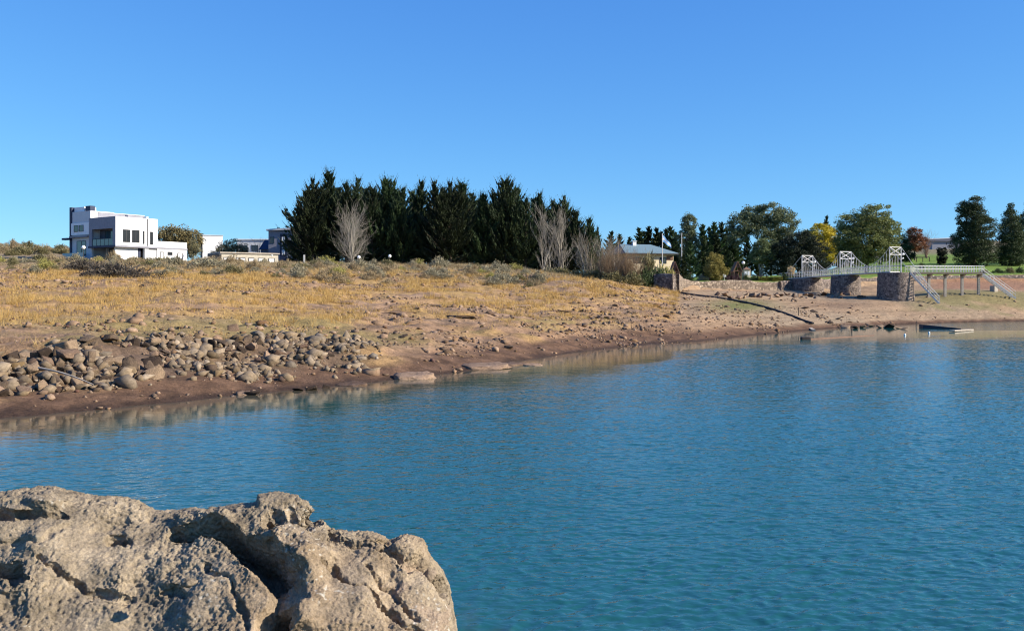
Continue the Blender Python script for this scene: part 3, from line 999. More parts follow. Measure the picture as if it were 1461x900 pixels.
# dark stones in the shallows by the park and the row of stones across the sand
row = []
for px, py, w in [(1133, 457, 10), (1148, 460, 12), (1160, 461, 13), (1172, 463, 9), (1186, 464, 10), (1196, 462, 9), (1206, 465, 15), (1219, 466, 13), (1230, 465, 11), (1240, 463, 12), (1255, 465, 14), (1268, 465, 14), (1280, 466, 10), (1290, 467, 8)]:
    Y = F * (CAMZ - .05) / (py + 2 - HY)
    x = X_at(px, Y)
    o = put_rock('rock', x, Y, w * 1.1 * Y / F, rs, pink=0, sink=.1, zs=.5, tilt=.3)
    o.location.z = max(g1(x, Y), 0) + .10
    row.append(o)
label_rocks(row, '{0} dark rock from the left of the line standing in the park shallows', 'dark rocks in the shallows')
row = []
for i in range(44):
    px = 1022 + i * 4.9 + rs.uniform(-2, 2)
    py = 424 - (px - 1040) * .010 + rs.uniform(-3, 3.5)
    Y = 118 + (px - 1040) * .045
    for _ in range(12):
        Y = np.clip(Y + (py - (HY + (CAMZ - g1(X_at(px, Y), Y)) / Y * F)) * -1.5, 100, 132)
    x = X_at(px, Y)
    o = put_rock('rock', x, Y, rs.uniform(.5, 1.1), rs, pink=1, sink=.15, zs=.7)
    row.append(o)
label_rocks(row, '{0} pale stone from the left in the row crossing the sandy terrace', 'stones in a row across the sand')


# stones too many to count: one mesh
def stones_mesh(name, n, dens_fn, med, sig, smin, smax, tone0, hfac=(.5, .9)):
    bm = bmesh.new(); bmesh.ops.create_icosphere(bm, subdivisions=1, radius=1)
    co = np.array([v.co[:] for v in bm.verts]); fs = np.array([[v.index for v in f.verts] for f in bm.faces]); bm.free()
    px = RNG.uniform(-60, 1520, n); Y = np.sqrt(RNG.uniform(22 ** 2, 132 ** 2, n)); x = X_at(px, Y)
    z = gz(x, Y); py = HY + (CAMZ - z) / Y * F
    k = (RNG.random(n) < dens_fn(px, py, x, Y, z)) & (z > -.05)
    px, x, Y, z = px[k], x[k], Y[k], z[k]
    n = len(x)
    s = np.clip(RNG.lognormal(np.log(med), sig, n), smin, smax)
    jit = 1 + RNG.normal(0, .34, (n, 12, 1))
    sc = s[:, None, None] * np.stack([RNG.uniform(.8, 1.4, n), RNG.uniform(.8, 1.3, n), RNG.uniform(*hfac, n)], 1)[:, None, :]
    th = RNG.uniform(0, 6.28, n)
    v = co[None] * jit * sc
    c, s_ = np.cos(th)[:, None], np.sin(th)[:, None]
    v = np.stack([v[..., 0] * c - v[..., 1] * s_, v[..., 0] * s_ + v[..., 1] * c, v[..., 2]], -1)
    v += np.stack([x, Y, z + .2 * s], 1)[:, None, :]
    f = fs[None] + (np.arange(n) * 12)[:, None, None]
    tone = RNG.uniform(.6, 1.5, n)[:, None] * np.array(tone0)[None]
    tone += RNG.normal(0, .02, (n, 1))
    return mesh_np(name, v.reshape(-1, 3), [f.reshape(-1, 3)], rock_mat(name + '_stone', True, bump=.01, scale=8), np.repeat(np.clip(tone, .04, .6), 12, 0))


def d_stones(px, py, x, Y, z):
    na = n2(x, Y, .12, 4, 33.0); nb = n2(x, Y, .6, 3, 51.0)
    dens = smooth(-.05, .5, na + .6 * nb) * .55 + .03
    for a, b, c, d, w in [(650, 472, 90, 7, .9), (880, 462, 150, 10, .8), (560, 500, 70, 10, .5), (640, 498, 30, 6, 1), (780, 470, 120, 10, .7), (990, 468, 40, 6, .8), (690, 455, 80, 6, .5), (860, 440, 90, 6, .7), (470, 408, 120, 7, .9), (200, 555, 120, 10, .8),
                          (330, 550, 90, 14, .6), (440, 535, 80, 12, .6), (130, 452, 160, 6, .5), (640, 405, 120, 5, .6), (560, 395, 60, 6, .5), (1000, 455, 60, 14, .6), (100, 560, 130, 8, .5), (1300, 435, 40, 6, .8)]:
        dens = np.maximum(dens, w * np.exp(-(((px - a) / c) ** 2 + ((py - b) / d) ** 2)) * smooth(-.3, .2, nb))
    return dens * np.where(px > 985, np.where(Y > 112, .12, .6), 1)


def d_rubble(px, py, x, Y, z):
    return bank_mask(px, Y) * smooth(-.5, .1, n2(x, Y, .5, 3, 71.0)) * .97


tag(link('gravel', stones_mesh('gravel', 110000, d_stones, .052, .6, .02, .26, (.19, .125, .08))), 'loose brown stones strewn over the bank and slope', 'stones', kind='stuff')
tag(link('rubble', stones_mesh('rubble', 260000, d_rubble, .10, .5, .05, .26, (.18, .135, .09), (.6, 1.0))), 'broken grey-brown rubble filling the gaps of the boulder bank', 'rubble', kind='stuff')

# ------------------------------------------------------------------ grass
def blades(x, y, z, h, w, lean, col, name, mat=M_DRY):
    n = len(x)
    th = RNG.uniform(0, 6.28, n); ph = RNG.uniform(0, 6.28, n)
    d = np.stack([np.cos(th), np.sin(th), np.zeros(n)], 1) * (w / 2)[:, None]
    b = np.stack([x, y, z - .02], 1)
    tip = b + np.stack([np.cos(ph) * lean * h, np.sin(ph) * lean * h, h], 1)
    v = np.stack([b - d, b + d, tip], 1).reshape(-1, 3)
    f = np.arange(n * 3).reshape(n, 3)
    return mesh_np(name, v, [f], mat, np.repeat(col, 3, 0))


def grass_field(n, dens_fn, hmin, hmax, per, c1, c2, name, Y0=29, Y1=128, spread=.13):
    px = RNG.uniform(-80, 1500, n); Y = np.sqrt(RNG.uniform(Y0 ** 2, Y1 ** 2, n)); x = X_at(px, Y)
    z = gz(x, Y); py = HY + (CAMZ - z) / Y * F
    k = (RNG.random(n) < dens_fn(px, py, x, Y, z)) & (z > .3)
    x, Y = x[k], Y[k]
    n = len(x)
    hh = RNG.uniform(hmin, hmax, n) * np.clip(1 + .6 * n2(x, Y, .2, 3, 61.), .4, 2)
    tone = RNG.random(n)
    X = np.repeat(x, per) + RNG.normal(0, spread, n * per); YY = np.repeat(Y, per) + RNG.normal(0, spread, n * per)
    Z = gz(X, YY)
    h = np.repeat(hh, per) * RNG.uniform(.5, 1.15, n * per)
    t = np.clip(np.repeat(tone, per) + RNG.normal(0, .18, n * per), 0, 1)[:, None]
    col = np.array(c1)[None] * (1 - t) + np.array(c2)[None] * t
    w = np.maximum(.010, YY * .00032) * RNG.uniform(.7, 1.4, n * per)
    return tag(link(name, blades(X, YY, Z, h, w, RNG.uniform(.1, 1.0, n * per), col, name)), kind='stuff')


def d_gold(px, py, x, y, z):
    nz = n2(x, y, .18, 4, 4.0)
    return np.clip(gold_mask(px, py) * smooth(-.2, .35, nz) * 1.0 + .10 * smooth(0, .4, nz), 0, 1) * (px < 968) * smooth(1.0, 1.5, z) * (1 - bank_mask(px, y))


def d_olive(px, py, x, y, z):
    nz = n2(x, y, .3, 3, 8.0)
    return np.clip(olive_mask(px, py) * smooth(-.3, .3, nz) * .9 + .05, 0, 1) * (px < 1100) * smooth(.75, 1.3, z) * (1 - bank_mask(px, y))


def d_scrub(px, py, x, y, z):
    nz = n2(x, y, .12, 3, 18.0)
    return smooth(92, 116, y) * smooth(-.5, .2, nz) * (px < 905 - (y - 92) * 3.2)


g = grass_field(60000, d_gold, .18, .50, 14, (.36, .21, .055), (.64, .44, .17), 'golden_dry_grass')
g['label'] = 'golden dry grass in patches over the lakeside slope'; g['category'] = 'grass'
g = grass_field(30000, d_olive, .06, .16, 9, (.17, .145, .04), (.36, .28, .11), 'olive_short_grass')
g['label'] = 'short olive and straw turf above the rock bank'; g['category'] = 'grass'
g = grass_field(26000, d_scrub, .18, .50, 12, (.22, .16, .09), (.50, .39, .21), 'tall_dry_weeds', 90, 150, .22)
g['label'] = 'tall grey and straw weeds along the ridge'; g['category'] = 'weeds'

# ------------------------------------------------------------------ leaf clouds, tubes
def diamonds(c, d, L, W, nrm=None):
    """diamond leaves: centre c, axis d (unit), length L, width W"""
    n = len(c)
    r = RNG.normal(size=(n, 3)) if nrm is None else nrm
    s = np.cross(d, r); s /= np.linalg.norm(s, axis=1)[:, None] + 1e-9
    a = d * (L / 2)[:, None]; b = s * (W / 2)[:, None]
    v = np.stack([c - a, c + b - a * .15, c + a, c - b - a * .15], 1).reshape(-1, 3)
    return v, np.arange(n * 4).reshape(n, 4)


def leaf_mesh(name, c, d, L, W, col, mat):
    v, f = diamonds(c, d, L, W)
    return mesh_np(name, v, [f], mat, np.repeat(col, 4, 0))


def tubes_mesh(name, segs, mat, n=5):
    """segs: array rows p0(3) p1(3) r0 r1"""
    s = np.asarray(segs, float)
    p0, p1, r0, r1 = s[:, :3], s[:, 3:6], s[:, 6], s[:, 7]
    d = unit(p1 - p0)
    u = np.where(np.abs(d[:, 2:3]) < .9, np.array([[0, 0, 1.]]), np.array([[1., 0, 0]]))
    a = unit(np.cross(d, u)); b = np.cross(a, d)
    t = np.arange(n) * 2 * np.pi / n
    ring = a[:, None, :] * np.cos(t)[None, :, None] + b[:, None, :] * np.sin(t)[None, :, None]
    v = np.concatenate([p0[:, None] + ring * r0[:, None, None], p1[:, None] + ring * r1[:, None, None]], 1)
    k = np.arange(n); j = (k + 1) % n
    q = np.stack([k, j, n + j, n + k], 1)
    f = q[None] + (np.arange(len(s)) * 2 * n)[:, None, None]
    return mesh_np(name, v.reshape(-1, 3), [f.reshape(-1, 4)], mat, None, True)


def tint(n, c1, c2, sd=.2):
    t = np.clip(RNG.random(n) * .8 + RNG.normal(0, sd, n), 0, 1)[:, None]
    return np.array(c1)[None] * (1 - t) + np.array(c2)[None] * t


def conifer_meshes(seed, R=.25, upl=.15, uph=.95, nb=150, per=13, c1=(.010, .020, .009), c2=(.05, .075, .026), power=1.25, leaders=1, low=.0, leafL=.034, spike=1.0, m=9):
    """unit-height conifer; R crown radius; branches sweep up so that plume tips spike out of the outline"""
    r = np.random.default_rng(seed)
    C, D, L, W, K = [], [], [], [], []
    segs = [(0, 0, -.03, 0, 0, .96, .020, .003)]
    tops = [(0, 0, 1.0)] + [(r.normal(0, R * .4), r.normal(0, R * .4), r.uniform(.80, .93)) for _ in range(leaders - 1)]
    for b in range(nb):
        t = low + (1 - low) * ((b + r.random()) / nb) ** .9
        tx, ty, th = tops[b % len(tops)] if t > .35 else tops[0]
        prof = max(1 - t, 0) ** (1 / power) * (.80 + .20 * math.sin(min(t * 6, 1.57)))
        ln = (R * prof + .016) * (r.uniform(.55, .95) if r.random() < .68 else r.uniform(1.0, 1.38))
        az = r.uniform(0, 6.283)
        up = (upl + (uph - upl) * t ** .6) * r.uniform(.75, 1.3)
        zb = t * th * .985
        ca, sa = math.cos(az), math.sin(az)
        k = max(4, int(per * (.4 + ln / R)))
        s = np.sort(r.uniform(.12, 1.0, k) ** .8)
        pos = np.stack([tx * t + ca * ln * s, ty * t + sa * ln * s, zb + ln * (up * s + .35 * s ** 3)], 1)
        dirv = unit(np.stack([np.full(k, ca), np.full(k, sa), up + 1.05 * s ** 2], 1))
        if b % 3 == 0: segs.append((tx * t, ty * t, max(zb, 0), *pos[-1], .006 * (1 - t) + .002, .0012))
        thick = (.25 - .23 * s) * ln * .55 + .0028          # plume narrows to its tip
        cc = np.repeat(pos, m, 0) + r.normal(0, 1, (k * m, 3)) * np.repeat(thick, m)[:, None] * np.array([1, 1, .55])
        dd = unit(np.repeat(dirv, m, 0) + r.normal(0, .22, (k * m, 3)))
        C.append(cc); D.append(dd)
        sm = np.repeat(s, m)
        L.append(leafL * r.uniform(.7, 1.3, k * m) * (.9 + .5 * sm ** 3 * spike)); W.append(leafL * .26 * r.uniform(.7, 1.4, k * m))
        # the plume's own tip
        tp = pos[-1][None] + dirv[-1][None] * (np.linspace(0, .05, 5) * spike)[:, None]
        C.append(tp); D.append(np.repeat(dirv[-1:], 5, 0)); L.append(np.full(5, leafL * .9)); W.append(np.linspace(.3, .12, 5) * leafL)
        br = np.clip(r.normal(.42, .2), 0, 1)
        K.append(np.clip(np.full(k * m, br) + r.normal(0, .15, k * m), 0, 1)); K.append(np.full(5, br))
    for tx, ty, th in tops:
        k = 46
        zz = r.uniform(th * .90, th, k)
        sp = (th - zz) * .13 + .001
        C.append(np.stack([tx + r.normal(0, 1, k) * sp, ty + r.normal(0, 1, k) * sp, zz], 1))
        D.append(unit(np.stack([r.normal(0, .35, k), r.normal(0, .35, k), np.ones(k)], 1)))
        L.append(np.full(k, leafL)); W.append(np.full(k, leafL * .25)); K.append(np.full(k, .4))
    C, D, L, W, K = map(np.concatenate, (C, D, L, W, K))
    C[:, 2] = np.maximum(C[:, 2], .003)
    col = np.array(c1)[None] * (1 - K[:, None]) + np.array(c2)[None] * K[:, None]
    return leaf_mesh('crown', C, D, L, W, col, M_NEEDLE), tubes_mesh('trunk', segs, M_BARK, 6)


def place(kind, meshes, px, top_py, Y, label, cat='tree', group=None, wide=1.0, base_z_=None, rz=None, minus=0, parts=('crown', 'trunk')):
    x = X_at(px, Y)
    z = g1(x, Y) if base_z_ is None else base_z_
    H = Z_at(top_py, Y) - z
    e = empty(kind, (x, Y, z - .05), random.uniform(0, 6.28) if rz is None else rz)
    for nm, me in zip(parts, meshes): link(nm, me, e)
    e.scale = (H * wide, H * wide, H)
    return tag(e, label, cat, group)


CON = [conifer_meshes(40 + i, R=.29 + .03 * (i % 3), leaders=(1, 2, 1, 2, 1, 3)[i], nb=200, per=15, power=.84 + .16 * (i % 3), spike=1.6, m=8) for i in range(6)]
GROVE = 'dark conifers of the ridge grove'
tops = [(428, 289, 152, 1.0), (446, 257, 150, .95), (469, 245, 154, .9), (494, 262, 150, 1.0), (511, 254, 156, .95), (531, 268, 150, .95), (551, 256, 152, .95), (575, 268, 150, .95), (601, 260, 155, 1.0),
        (620, 260, 150, .9), (642, 262, 148, 1.05), (658, 261, 153, 1.0), (690, 277, 150, 1.0), (706, 276, 156, .9), (722, 257, 150, 1.0), (736, 269, 155, .9), (750, 283, 149, .9), (770, 277, 152, .9), (789, 287, 158, .9), (806, 281, 150, .9), (820, 300, 148, .9), (841, 311, 147, .8), (853, 324, 150, .8)]
glabel = ['outermost conifer at the left end of the dark grove', 'second conifer of the grove from the left, next to the tallest', 'tallest conifer of the dark grove, with a thin spire']
for i, (px, py, Y, w) in enumerate(tops):
    lab = glabel[i] if i < 3 else ('{0} dark conifer from the left in the ridge grove'.format(ordinal(i + 1)) if i < len(tops) - 1 else 'last and lowest conifer at the right end of the grove')
    place('conifer_tree', CON[(i * 5 + i // 3) % 6], px, py, Y, lab, group=GROVE, wide=w * random.uniform(.95, 1.1))
for i, (px, py, Y) in enumerate([(438, 276, 166), (482, 268, 168), (522, 269, 168), (563, 270, 168), (588, 272, 166), (630, 270, 168), (673, 276, 166), (714, 275, 168), (761, 284, 166), (798, 292, 166)]):
    place('conifer_tree', CON[(i * 2 + 1) % 6], px, py, Y, '{0} conifer from the left in the rear rank of the grove'.format(ordinal(i + 1)), group=GROVE, wide=1.35)

# far pines behind the lodge and dark firs of the park
PIN = [conifer_meshes(80 + i, R=.21, nb=110, per=9, upl=.1, uph=.6, c1=(.014, .028, .012), c2=(.06, .09, .028), power=1.05, leafL=.05, spike=.6) for i in range(3)]
for i, (px, py, Y) in enumerate([(872, 330, 190), (884, 334, 196), (898, 338, 205), (912, 325, 200), (919, 330, 205), (926, 323, 202), (937, 325, 200), (943, 330, 206), (950, 326, 205), (957, 323, 200), (964, 331, 206), (1003, 320, 190), (1013, 324, 195), (1019, 317, 190), (1030, 317, 192), (1037, 325, 196), (1046, 335, 190)]):
    place('pine_tree', PIN[i % 3], px, py, Y, '{0} pointed pine from the left behind the lodge roof'.format(ordinal(i + 1)), group='pines behind the lodge', wide=1.3)
for i, (px, py, Y, w) in enumerate([(985, 345, 146, 1.25), (1004, 336, 150, 1.2), (1022, 334, 152, 1.2), (1036, 350, 148, 1.2), (975, 362, 142, 1.3)]):
    place('fir_tree', PIN[(i + 1) % 3], px, py, Y, '{0} dense green fir from the left before the lodge garden'.format(ordinal(i + 1)), group='firs beside the lodge', wide=w * 1.1)
place('spire_tree', PIN[0], 1179, 308, 230, 'thin dark spire tree peeping over the yellow crown', wide=.8)


# ---- broadleaf trees
def crown_lobes(seed, lobes, n, L, c1, c2, droop=0.0, hollow=.55, clump=.09, mat=M_LEAF, W=.6):
    """lobes: (x,y,z,rx,ry,rz) in unit-height space; leaves gather in clumps near the lobe surfaces"""
    r = np.random.default_rng(seed)
    n = int(n * 2.4); L = L * .62
    vol = np.array([l[3] * l[4] * l[5] for l in lobes]) ** .67
    vol /= vol.sum()
    C, K = [], []
    for l, v in zip(lobes, vol):
        q = 60
        m = max(5, int(n * v / q))
        dv = unit(r.normal(size=(m, 3)))
        rad = hollow + (1 - hollow) * r.random(m) ** .5
        rad *= 1 + .16 * perlin(dv * 2.1 + seed) * 2
        cc = np.array(l[:3]) + dv * rad[:, None] * np.array(l[3:])
        br = np.clip(r.normal(.45, .24, m), 0, 1)
        sz = r.uniform(.45, 1.15, m)
        g = r.normal(0, 1, (m, q, 3)); g /= np.maximum(np.linalg.norm(g, axis=-1, keepdims=True) / 1.55, 1)
        C.append((cc[:, None] + g * clump * np.array([1, 1, .6]) * sz[:, None, None]).reshape(-1, 3))
        K.append(np.clip(br[:, None] + r.normal(0, .13, (m, q)), 0, 1).ravel())
    C = np.concatenate(C); K = np.concatenate(K)[:, None]
    n = len(C)
    D = unit(r.normal(size=(n, 3)) + np.array([0, 0, -droop]))
    col = np.array(c1)[None] * (1 - K) + np.array(c2)[None] * K
    return leaf_mesh('crown', C, D, L * r.uniform(.6, 1.5, n), L * W * r.uniform(.6, 1.4, n), col, mat)


def limbs(seed, h0, lobes, r0=.022, mat=M_BARK, forks=1):
    r = random.Random(seed)
    segs = []
    def bend(a, b, ra, rb, k=4):
        a, b = Vector(a), Vector(b)
        p = a
        for i in range(1, k + 1):
            t = i / k
            q = a.lerp(b, t) + Vector((r.gauss(0, .008), r.gauss(0, .008), .02 * math.sin(t * 3.14))) * (1 if i < k else 0)
            segs.append((*p, *q, ra + (rb - ra) * (i - 1) / k, ra + (rb - ra) * t))
            p = q
    bend((0, 0, -.03), (0, 0, h0), r0 * 1.15, r0 * .8)
    for l in lobes:
        c = Vector(l[:3])
        bend((0, 0, h0 - .02), c, r0 * .6, r0 * .22, 5)
        for _ in range(5):
            d = Vector((r.gauss(0, 1), r.gauss(0, 1), r.gauss(.4, .8))).normalized()
            e = c + Vector((d.x * l[3], d.y * l[4], d.z * l[5])) * .85
            bend(c, e, r0 * .22, r0 * .06, 3)
    return tubes_mesh('trunk', segs, mat, 6)


def tree(kind, seed, px, top, Y, lobes, n, L, c1, c2, label, h0=.3, r0=.022, bark=M_BARK, group=None, wide=1.0, **kw):
    ms = (crown_lobes(seed, lobes, n, L, c1, c2, **kw), limbs(seed, h0, lobes, r0, bark))
    return place(kind, ms, px, top, Y, label, group=group, rz=0, wide=wide)


for i, (px, top, Y, w) in enumerate([(1050, 345, 200, 1.5), (1066, 338, 206, 1.4), (1082, 348, 204, 1.6), (1100, 342, 208, 1.5), (1116, 336, 205, 1.5), (1150, 340, 210, 1.5), (1195, 345, 212, 1.6), (1215, 340, 214, 1.6), (1262, 348, 216, 1.5), (1282, 352, 218, 1.5)]):
    place('fir_tree', PIN[i % 3], px, top, Y, '{0} dark fir from the left in the backdrop behind the park trees'.format(ordinal(i + 1)), group='dark firs behind the park', wide=w)
# big gum with white limbs
gum = [(-.24, 0, .72, .20, .2, .15), (-.05, .05, .80, .2, .2, .16), (.12, 0, .83, .22, .2, .16), (.30, 0, .72, .19, .2, .18), (.02, -.1, .60, .14, .14, .10), (-.30, 0, .55, .13, .15, .12), (.34, .1, .52, .14, .15, .12), (.08, -.12, .42, .12, .12, .13)]
tree('gum_tree', 1, 1084, 289, 166, gum, 15000, .030, (.05, .065, .03), (.23, .255, .13), 'broad grey-green gum tree with pale forking limbs in the park', .22, .013, M_PALEBARK, droop=.8, clump=.042)
gum2 = [(0, 0, .84, .11, .11, .14), (-.04, 0, .64, .13, .13, .14), (.06, .03, .5, .12, .12, .14), (-.03, 0, .36, .12, .12, .14)]
tree('gum_tree', 2, 983, 303, 168, gum2, 8000, .028, (.045, .06, .03), (.20, .23, .12), 'slender grey-green gum tree standing above the lodge', .3, .018, M_PALEBARK, droop=.8, clump=.034)
tree('gum_tree', 12, 1087, 338, 150, [(0, 0, .75, .22, .2, .2), (-.1, 0, .55, .18, .18, .16), (.14, 0, .6, .16, .16, .16)], 5500, .045, (.07, .095, .035), (.22, .26, .11), 'small light-green gum with white twin trunks before the big gum', .30, .013, M_PALEBARK, droop=.8, clump=.06)
# dark dome
dome = [(0, 0, .62, .42, .4, .34), (-.3, 0, .45, .34, .35, .34), (.3, 0, .42, .36, .35, .38), (0, -.1, .35, .5, .4, .34), (.1, 0, .74, .25, .25, .22)]
tree('cypress_tree', 3, 1139, 327, 150, dome, 26000, .04, (.008, .015, .008), (.03, .046, .018), 'wide dark dome-shaped cypress behind the first bridge tower', .2, .03, wide=.98, clump=.05, mat=M_NEEDLE, W=.4)
# yellow poplar
yl = [(0, 0, .80, .26, .25, .17), (-.22, 0, .66, .22, .22, .2), (.22, 0, .66, .22, .22, .2), (0, 0, .5, .34, .3, .22), (.25, 0, .40, .2, .2, .2)]
tree('poplar_tree', 4, 1170, 317, 178, yl, 12000, .04, (.34, .27, .02), (.72, .58, .06), 'bright yellow autumn tree between the dark cypress and green tree', .3, wide=.9, clump=.05)
# large green tree beside the bridge
gt = [(.12, 0, .80, .24, .24, .19), (-.16, 0, .70, .24, .24, .18), (-.26, 0, .50, .2, .24, .22), (.26, 0, .58, .2, .24, .24), (0, -.08, .48, .34, .28, .26), (.22, 0, .34, .22, .24, .2), (-.15, 0, .3, .26, .26, .2)]
tree('willow_tree', 5, 1236, 290, 160, gt, 22000, .032, (.06, .075, .024), (.27, .29, .09), 'large olive-green rounded tree rising behind the middle bridge tower', .25, .026, clump=.046, droop=.6, wide=.98)
tree('cypress_tree', 6, 1286, 333, 185, [(0, 0, .7, .2, .2, .28), (-.1, 0, .4, .28, .28, .32), (.12, 0, .4, .26, .28, .3)], 6000, .05, (.02, .035, .015), (.06, .09, .035), 'dark green bushy cypress beside the red autumn tree', .2, clump=.06, mat=M_NEEDLE)
tree('maple_tree', 7, 1305, 322, 215, [(0, 0, .76, .2, .2, .22), (.1, 0, .5, .26, .25, .22), (-.12, 0, .46, .18, .2, .2)], 5000, .05, (.14, .055, .03), (.31, .13, .065), 'rust-red autumn tree beyond the park lawn', .3, clump=.06)
tree('cypress_tree', 8, 1389, 280, 182, [(0, 0, .86, .13, .13, .14), (-.03, 0, .7, .2, .2, .2), (.06, 0, .55, .25, .24, .22), (-.04, 0, .36, .28, .26, .24), (.03, 0, .18, .29, .28, .2), (-.12, 0, .82, .1, .1, .12)], 22000, .032, (.022, .038, .015), (.085, .115, .042), 'tall dark broad cypress on the lawn, left of the right-hand pair', .1, .03, clump=.04, mat=M_NEEDLE, W=.4, wide=1.02)
tree('cypress_tree', 9, 1442, 290, 184, [(0, 0, .9, .06, .06, .1), (0, 0, .74, .13, .13, .16), (0, 0, .55, .2, .2, .2), (0, 0, .35, .24, .24, .22), (0, 0, .17, .25, .25, .18)], 18000, .034, (.022, .038, .015), (.085, .115, .042), 'dark cone-shaped cypress at the edge of the lawn', .1, .03, clump=.04, mat=M_NEEDLE, W=.4, wide=.9)
tree('cypress_tree', 10, 1466, 290, 190, [(0, 0, .9, .07, .07, .1), (0, 0, .74, .15, .15, .16), (0, 0, .55, .22, .2, .2), (0, 0, .35, .25, .24, .22), (0, 0, .17, .25, .25, .18)], 12000, .036, (.022, .038, .015), (.085, .115, .042), 'dark cypress cut by the picture edge', .1, .03, clump=.045, mat=M_NEEDLE, W=.4, wide=.9)
for px, lab in ((1341, 'clipped narrow black-green cypress, left of the lawn pair'), (1347, 'clipped narrow black-green cypress, right of the lawn pair')):
    tree('column_cypress', px, px, 352, 190, [(0, 0, .75, .14, .14, .24), (0, 0, .45, .16, .16, .3), (0, 0, .22, .14, .14, .2)], 3000, .06, (.008, .015, .008), (.02, .032, .014), lab, .1, .03, clump=.05, mat=M_NEEDLE, group='clipped pair on the lawn')
tree('olive_tree', 13, 252, 320, 172, [(0, 0, .72, .5, .4, .25), (-.4, 0, .6, .4, .4, .25), (.45, 0, .6, .4, .4, .25), (0, 0, .45, .6, .4, .25)], 7000, .07, (.12, .10, .04), (.27, .22, .10), 'olive-brown tree behind the low wing of the white house', .3, wide=.75, clump=.10)
tree('willow_tree', 14, 276, 340, 150, [(0, 0, .8, .2, .2, .2), (.25, 0, .6, .3, .3, .3), (0, 0, .4, .3, .3, .3), (-.1, 0, .6, .2, .2, .3)], 1700, .07, (.13, .12, .06), (.28, .25, .13), 'thin grey-green tree between the white house and shed', .3, wide=.6, clump=.10, hollow=.3)
for i, (px, py) in enumerate([(316, 341), (327, 338), (338, 340), (346, 345)]):
    tree('willow_tree', 20 + i, px, py, 158, [(0, 0, .75, .2, .2, .25), (.1, 0, .5, .3, .3, .3), (-.1, 0, .4, .3, .3, .3)], 1200, .07, (.13, .12, .06), (.30, .26, .14), '{0} sparse grey-green tree from the left behind the block shed'.format(ordinal(i + 1)), .3, wide=.9, clump=.10, hollow=.3, group='sparse trees behind the shed')
tree('shrub_tree', 30, 1018, 362, 136, [(0, 0, .6, .45, .4, .4), (.1, 0, .35, .5, .4, .33)], 3500, .08, (.16, .14, .03), (.34, .28, .08), 'yellow-green rounded shrub left of the wooden gable', .2, wide=.8, clump=.10)
for px in (1040, 1060):
    pass


# ---- bare winter trees
def bare_meshes(seed, lean, n0, spread, levels=4, mat=M_PALEBARK, trunk_r=.016, fast=False):
    r = random.Random(seed)
    segs = []
    def grow(p, d, ln, rad, lev):
        k = 3
        for i in range(k):
            d = (d + Vector((r.gauss(0, .13), r.gauss(0, .13), .09))).normalized()
            q = p + d * ln / k
            segs.append((*p, *q, rad, rad * .8)); rad *= .8
            if lev < levels:
                for _ in range((3, 2, 1)[min(lev, 2)]):
                    a = r.uniform(0, 6.28)
                    u = d.orthogonal().normalized()
                    u.rotate(Matrix.Rotation(a, 3, d))
                    nd = (d + u * spread * r.uniform(.6, 1.3)).normalized()
                    grow(p.lerp(q, r.random()), nd, ln * r.uniform(.42, .62), max(rad * .5, .0012), lev + 1)
            p = q
    for _ in range(n0):
        a = r.uniform(0, 6.28)
        d = Vector((math.cos(a) * lean * r.uniform(.3, 1), math.sin(a) * lean * r.uniform(.3, 1), 1)).normalized()
        grow(Vector((r.gauss(0, .012), r.gauss(0, .012), -.02)), d, r.uniform(.55, .7), trunk_r * r.uniform(.7, 1), 0)
    zmax = max(s[5] for s in segs)
    s = np.array(segs); s[:, :8] /= zmax
    return tubes_mesh('trunk', s, mat, 4)


def bare(kind, seed, px, top, Y, label, lean, n0, spread, mat, levels=3, tr=.016, wide=1.0, group=None):
    me = bare_meshes(seed, lean, n0, spread, levels, mat, tr)
    x = X_at(px, Y); z = g1(x, Y); H = Z_at(top, Y) - z
    o = link(kind, me); o.location = (x, Y, z); o.scale = (H * wide, H * wide, H)
    return tag(o, label, 'tree', group)


bare('bare_tree', 51, 503, 276, 140, 'spreading leafless pale tree in front of the conifer grove', .75, 5, .75, M_PALEBARK, 3, .011, .95)
bare('bare_poplar', 52, 776, 318, 132, 'short leafless pale poplar, leftmost of the bare trio', .12, 2, .36, M_PALEBARK, 3, .016, 1.0, 'bare poplars by the grove')
bare('bare_poplar', 53, 786, 285, 136, 'slim tall leafless poplar, middle of the bare trio', .08, 1, .30, M_PALEBARK, 3, .012, 1.0, 'bare poplars by the grove')
bare('bare_poplar', 54, 801, 283, 134, 'thick leafless pale poplar, rightmost of the bare trio', .18, 4, .36, M_PALEBARK, 3, .013, 1.1, 'bare poplars by the grove')
for i, (px, py) in enumerate([(836, 322), (846, 326), (855, 331), (864, 328), (873, 335), (884, 337)]):
    bare('bare_sapling', 60 + i, px, py, 122 - i * .8, '{0} bare grey-brown sapling from the left in the lakeside thicket'.format(ordinal(i + 1)), .2, 2, .42, M_GREYBARK if i % 2 else M_PALEBARK, 3, .012, 1.1, 'saplings of the thicket')
for i, (px, py) in enumerate([(862, 350), (878, 343), (890, 340), (902, 352), (912, 366)]):
    bare('bare_bush', 70 + i, px, py, 117, '{0} reddish-brown leafless bush from the left in the lakeside thicket'.format(ordinal(i + 1)), .75, 14, .5, noisy('red_twig_bark', (.15, .10, .06), (.28, .19, .11), 2, .9), 2, .009, 1.0, 'leafless bushes of the thicket')
bare('bare_tree', 81, 1322, 325, 225, 'leafless reddish tree right of the rust-red autumn tree', .5, 6, .55, noisy('red_brown_bark', (.22, .14, .11), (.33, .22, .18), 2, .9), 3, .014)
bare('bare_tree', 82, 374, 328, 170, 'faint leafless pale tree behind the grey buildings', .5, 5, .55, M_PALEBARK, 2, .012)

